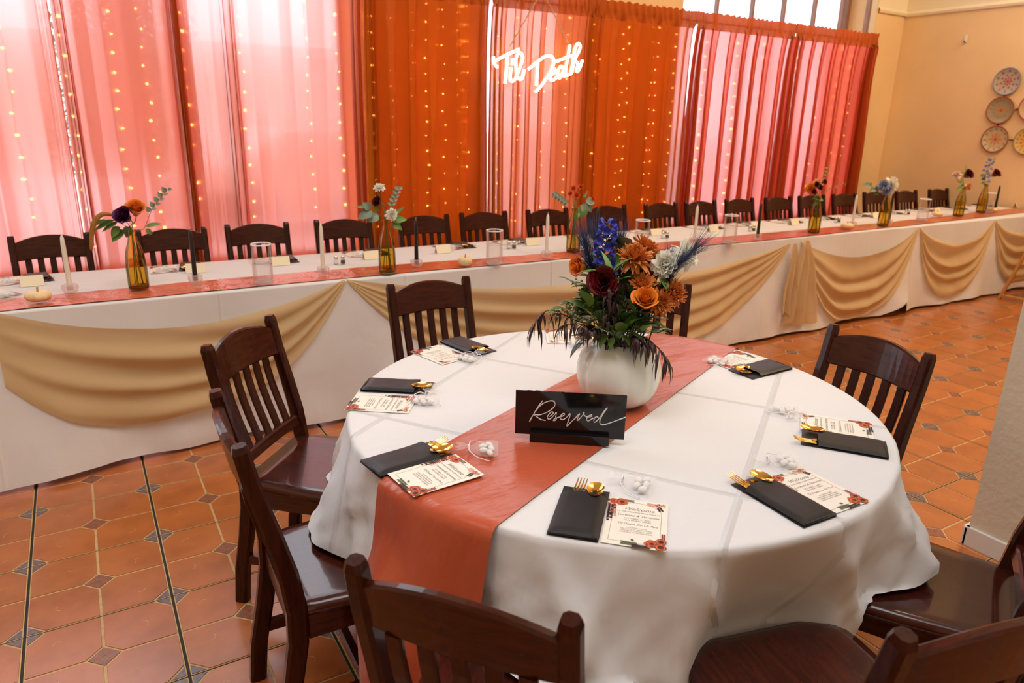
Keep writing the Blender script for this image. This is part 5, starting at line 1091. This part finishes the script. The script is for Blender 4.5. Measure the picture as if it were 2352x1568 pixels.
# salt and pepper shakers
SK = MB(); SK.lathe([(0,.001),(.013,.001),(.0145,.004),(.013,.026),(.0105,.031)], 12); SKM = SK.mesh('glass', G['glass_wall']); CP = MB(); CP.lathe([(.0112,.030),(.0118,.036),(.010,.045),(.005,.050),(0,.051)], 12); CPM = CP.mesh('cap', G['steel'])
SF = []
for m_ in ('salt', 'pepper'): b = MB(); b.lathe([(0,.003),(.0125,.004),(.0118,.022),(0,.022)], 12); SF.append(b.mesh('filling', G[m_]))
for k, (x, y) in enumerate([(772,607),(1168,571),(1522,547),(1722,531),(1919,511),(2080,493)]):
    p = lt(x, y, False)
    for j, nm in ((0, 'salt'), (1, 'pepper')):
        t = thing(nm+'_shaker', '%s glass %s shaker from the left on the long table' % (ORD[k], nm), 'shaker', p+Vector((.038*j, -.004*j, 0)), 0, 'salt and pepper shakers'); link('glass', SKM, t); link('cap', CPM, t); link('filling', SF[j], t)
# settings along the window side: pouch, menu card, favour bag, cutlery for each chair
for k, x in enumerate(WX):
    if k == 0: xs = .07
    else: xs = x+random.uniform(-.02, .02)
    w_ = 'before the %s chair from the left at the long table' % ORD[k]
    a = R_(-90+random.uniform(-12, 12)); pp = Vector((xs+.03, 1.80+random.uniform(-.02, .02), LT)); pouch(pp+Vector((0, 0, .0012)), a, 'black napkin pouch '+w_, 'black napkin pouches along the long table')
    Mx = Matrix.Translation(pp) @ Matrix.Rotation(a-PI/2, 4, 'Z'); fork(Mx @ Vector((-.022, .004, 0)), a-PI/2+R_(random.uniform(-12, 12)), 'gold fork '+w_, 'gold forks along the long table'); spoon(Mx @ Vector((.022, -.004, .0005)), a-PI/2, 'gold spoon '+w_, 'gold spoons along the long table')
    menu_card((xs-.10, 1.805+random.uniform(-.02, .02), LT+.0004), a+R_(random.uniform(-6, 6)), 'welcome card '+w_, 'menu cards along the long table')
    favour((xs-.085+random.uniform(-.02, .02), 1.735+random.uniform(-.015, .01), LT+.0034), R_(random.uniform(100, 260)), 'sheer favour bag '+w_, w_, 3 if k < 4 else 0)
p = lt(12, 672, False); menu_card((p.x-.03, p.y-.02, LT+.0004), R_(-60), 'welcome card at the extreme left edge of the long table', 'menu cards along the long table'); favour((p.x, p.y-.10, LT+.003), 2.2, 'sheer favour bag at the extreme left edge of the long table', 'at the extreme left', 5)

# ------------------------------------------------------------------ decorated plates and wall hook, wooden high chair
PC = {k: mat('glaze_'+k, c, .3) for k, c in dict(cream=(.62,.46,.27), grey=(.46,.42,.33), olive=(.42,.30,.13), gold=(.78,.46,.08), red=(.55,.09,.05), green=(.26,.30,.18), orange=(.72,.24,.04), rust=(.36,.10,.035), blue=(.26,.30,.33)).items()}
def plate(y, z, base, rim, pet, label, seed):
    rnd = random.Random(seed); T = Matrix.Rotation(-PI/2, 4, 'Y'); t = thing('wall_plate', label, 'plate', (XW-.004, y, z), (0, -PI/2, 0), 'painted plates on the tan wall')
    q = MB(); q.lathe([(0,.006),(.085,.007),(.105,.012),(.130,.026),(.137,.028),(.137,.024),(.10,0),(0,0)], 40); q.obj('dish', PC[base], t)
    q = MB(); q.lathe([(.126,.0255),(.132,.0292),(.1385,.0285),(.139,.026),(.137,.0235)], 40); q.obj('rim', PC[rim], t)
    q = MB(); ks = list(PC); zz = .0085
    for L_, (n, r0, r1, wd) in enumerate(pet):
        col = rnd.choice([x for x in ('red','orange','gold','green','blue','rust') if x != base])
        for k in range(n):
            a = 2*PI*k/n+L_*.3; c, s_ = math.cos(a), math.sin(a); zt = lambda r: zz+.0004*L_+max(0, (r-.085)/.045)*.0185
            pts = [(r0, 0), ((r0+r1)/2, wd), (r1, 0), ((r0+r1)/2, -wd)]; q.add([(r*c-w_*s_, r*s_+w_*c, zt(r)) for r, w_ in pts], [(0, 3, 2, 1)], ('red','orange','gold','green','blue','rust').index(col))
    q.lathe([(0,.011),(.014,.0095)], 12, 0); q.obj('painted_pattern', [PC[k] for k in ('red','orange','gold','green','blue','rust')], t)
S1 = [(8,.015,.05,.009),(8,.05,.08,.010),(10,.085,.118,.012),(10,.09,.11,.006)]; S2 = [(4,.025,.05,.012),(12,.055,.085,.007),(16,.088,.12,.008)]; S3 = [(8,.012,.07,.010),(8,.06,.09,.012),(12,.09,.12,.009)]
plate(1.925, 2.022, 'grey', 'blue', S1, 'grey green painted plate, top of the column of three on the wall', 2); plate(1.932, 1.733, 'olive', 'rust', S2, 'olive painted plate with four red dots, middle of the wall column', 3); plate(1.925, 1.437, 'cream', 'rust', S3, 'cream painted plate with orange star flower, lowest on the wall', 8)
plate(1.62, 1.76, 'cream', 'red', S1, 'painted plate cut by the right edge, beside the olive plate', 9); plate(1.60, 1.43, 'gold', 'olive', S2, 'yellow painted plate cut by the right edge of the photo', 10)
t = thing('plate_hanger', 'dark metal wires joining the painted plates on the wall', 'hanger', (XW-.01, 1.92, 1.73))
for (y0, z0, y1, z1) in ((1.925,1.885,1.931,1.87),(1.931,1.596,1.926,1.574),(1.795,1.735,1.757,1.745),(1.788,1.437,1.737,1.435)):
    q = MB(); q.tube([(-.008, y0-1.92, z0-1.73), (-.008, y1-1.92, z1-1.73)], .006, 6); q.tube([(-.008, (y0+y1)/2-1.92, (z0+z1)/2-1.73), (.012, (y0+y1)/2-1.92, (z0+z1)/2-1.73)], .004, 5); q.obj('wire', G['rod_dark'], t)
t = thing('wall_hook', 'small pale metal hook alone on the tan wall near the corner', 'hook', (XW, 2.446, 2.474)); q = MB(); q.box((-.028, -.013, -.035), (.004, .013, .035), ch=.004); q.obj('plate', G['trim_white'], t); q = MB(); q.tube([(-.02,0,-.03),(-.034,0,-.035),(-.036,0,-.02)], .006, 6); q.obj('peg', G['rod_dark'], t)
mat('beech', (.50,.22,.05), .4, coat=.3, vstretch=(6,6,1), vscale=6, col2=(.58,.28,.08))
t = thing('high_chair', 'tan wooden high chair on the tiles at the right edge, before the far swag', 'high chair', (7.98, .72, 0))
def hb(a, b, w_=.035, d=.026, side=(1, 0, 0), nm='rail', m_='beech'): q = MB(); q.sweep([a, b], w_, d, side, .004); q.obj(nm, G[m_], t)
for sx in (-.20, .20):
    hb((sx*1.25, .30, 0), (sx*.8, .12, .74), nm='leg'); hb((sx*1.25, -.24, 0), (sx*.8, -.08, .62), nm='leg'); hb((sx*1.24, .28, .035), (sx*1.24, -.22, .035), .03, .03, nm='foot_rail'); hb((sx*.85, .17, .60), (sx*.85, -.14, .60), .03, .03, nm='arm_rail')
for y, z in ((.26, .17), (-.2, .17)): hb((-.23, y, z), (.23, y, z), .03, .022, (0, 0, 1), 'cross_rail')
hb((-.18, .13, .72), (.18, .13, .72), .06, .02, (0, 0, 1), 'back_rail'); hb((-.18, .15, .60), (.18, .15, .60), .04, .02, (0, 0, 1), 'back_rail'); hb((-.18, -.10, .56), (.18, -.10, .56), .04, .02, (0, 0, 1), 'front_rail')
q = MB(); q.box((-.19, -.10, .40), (.19, .17, .422), ch=.004); q.obj('seat', G['beech'], t)
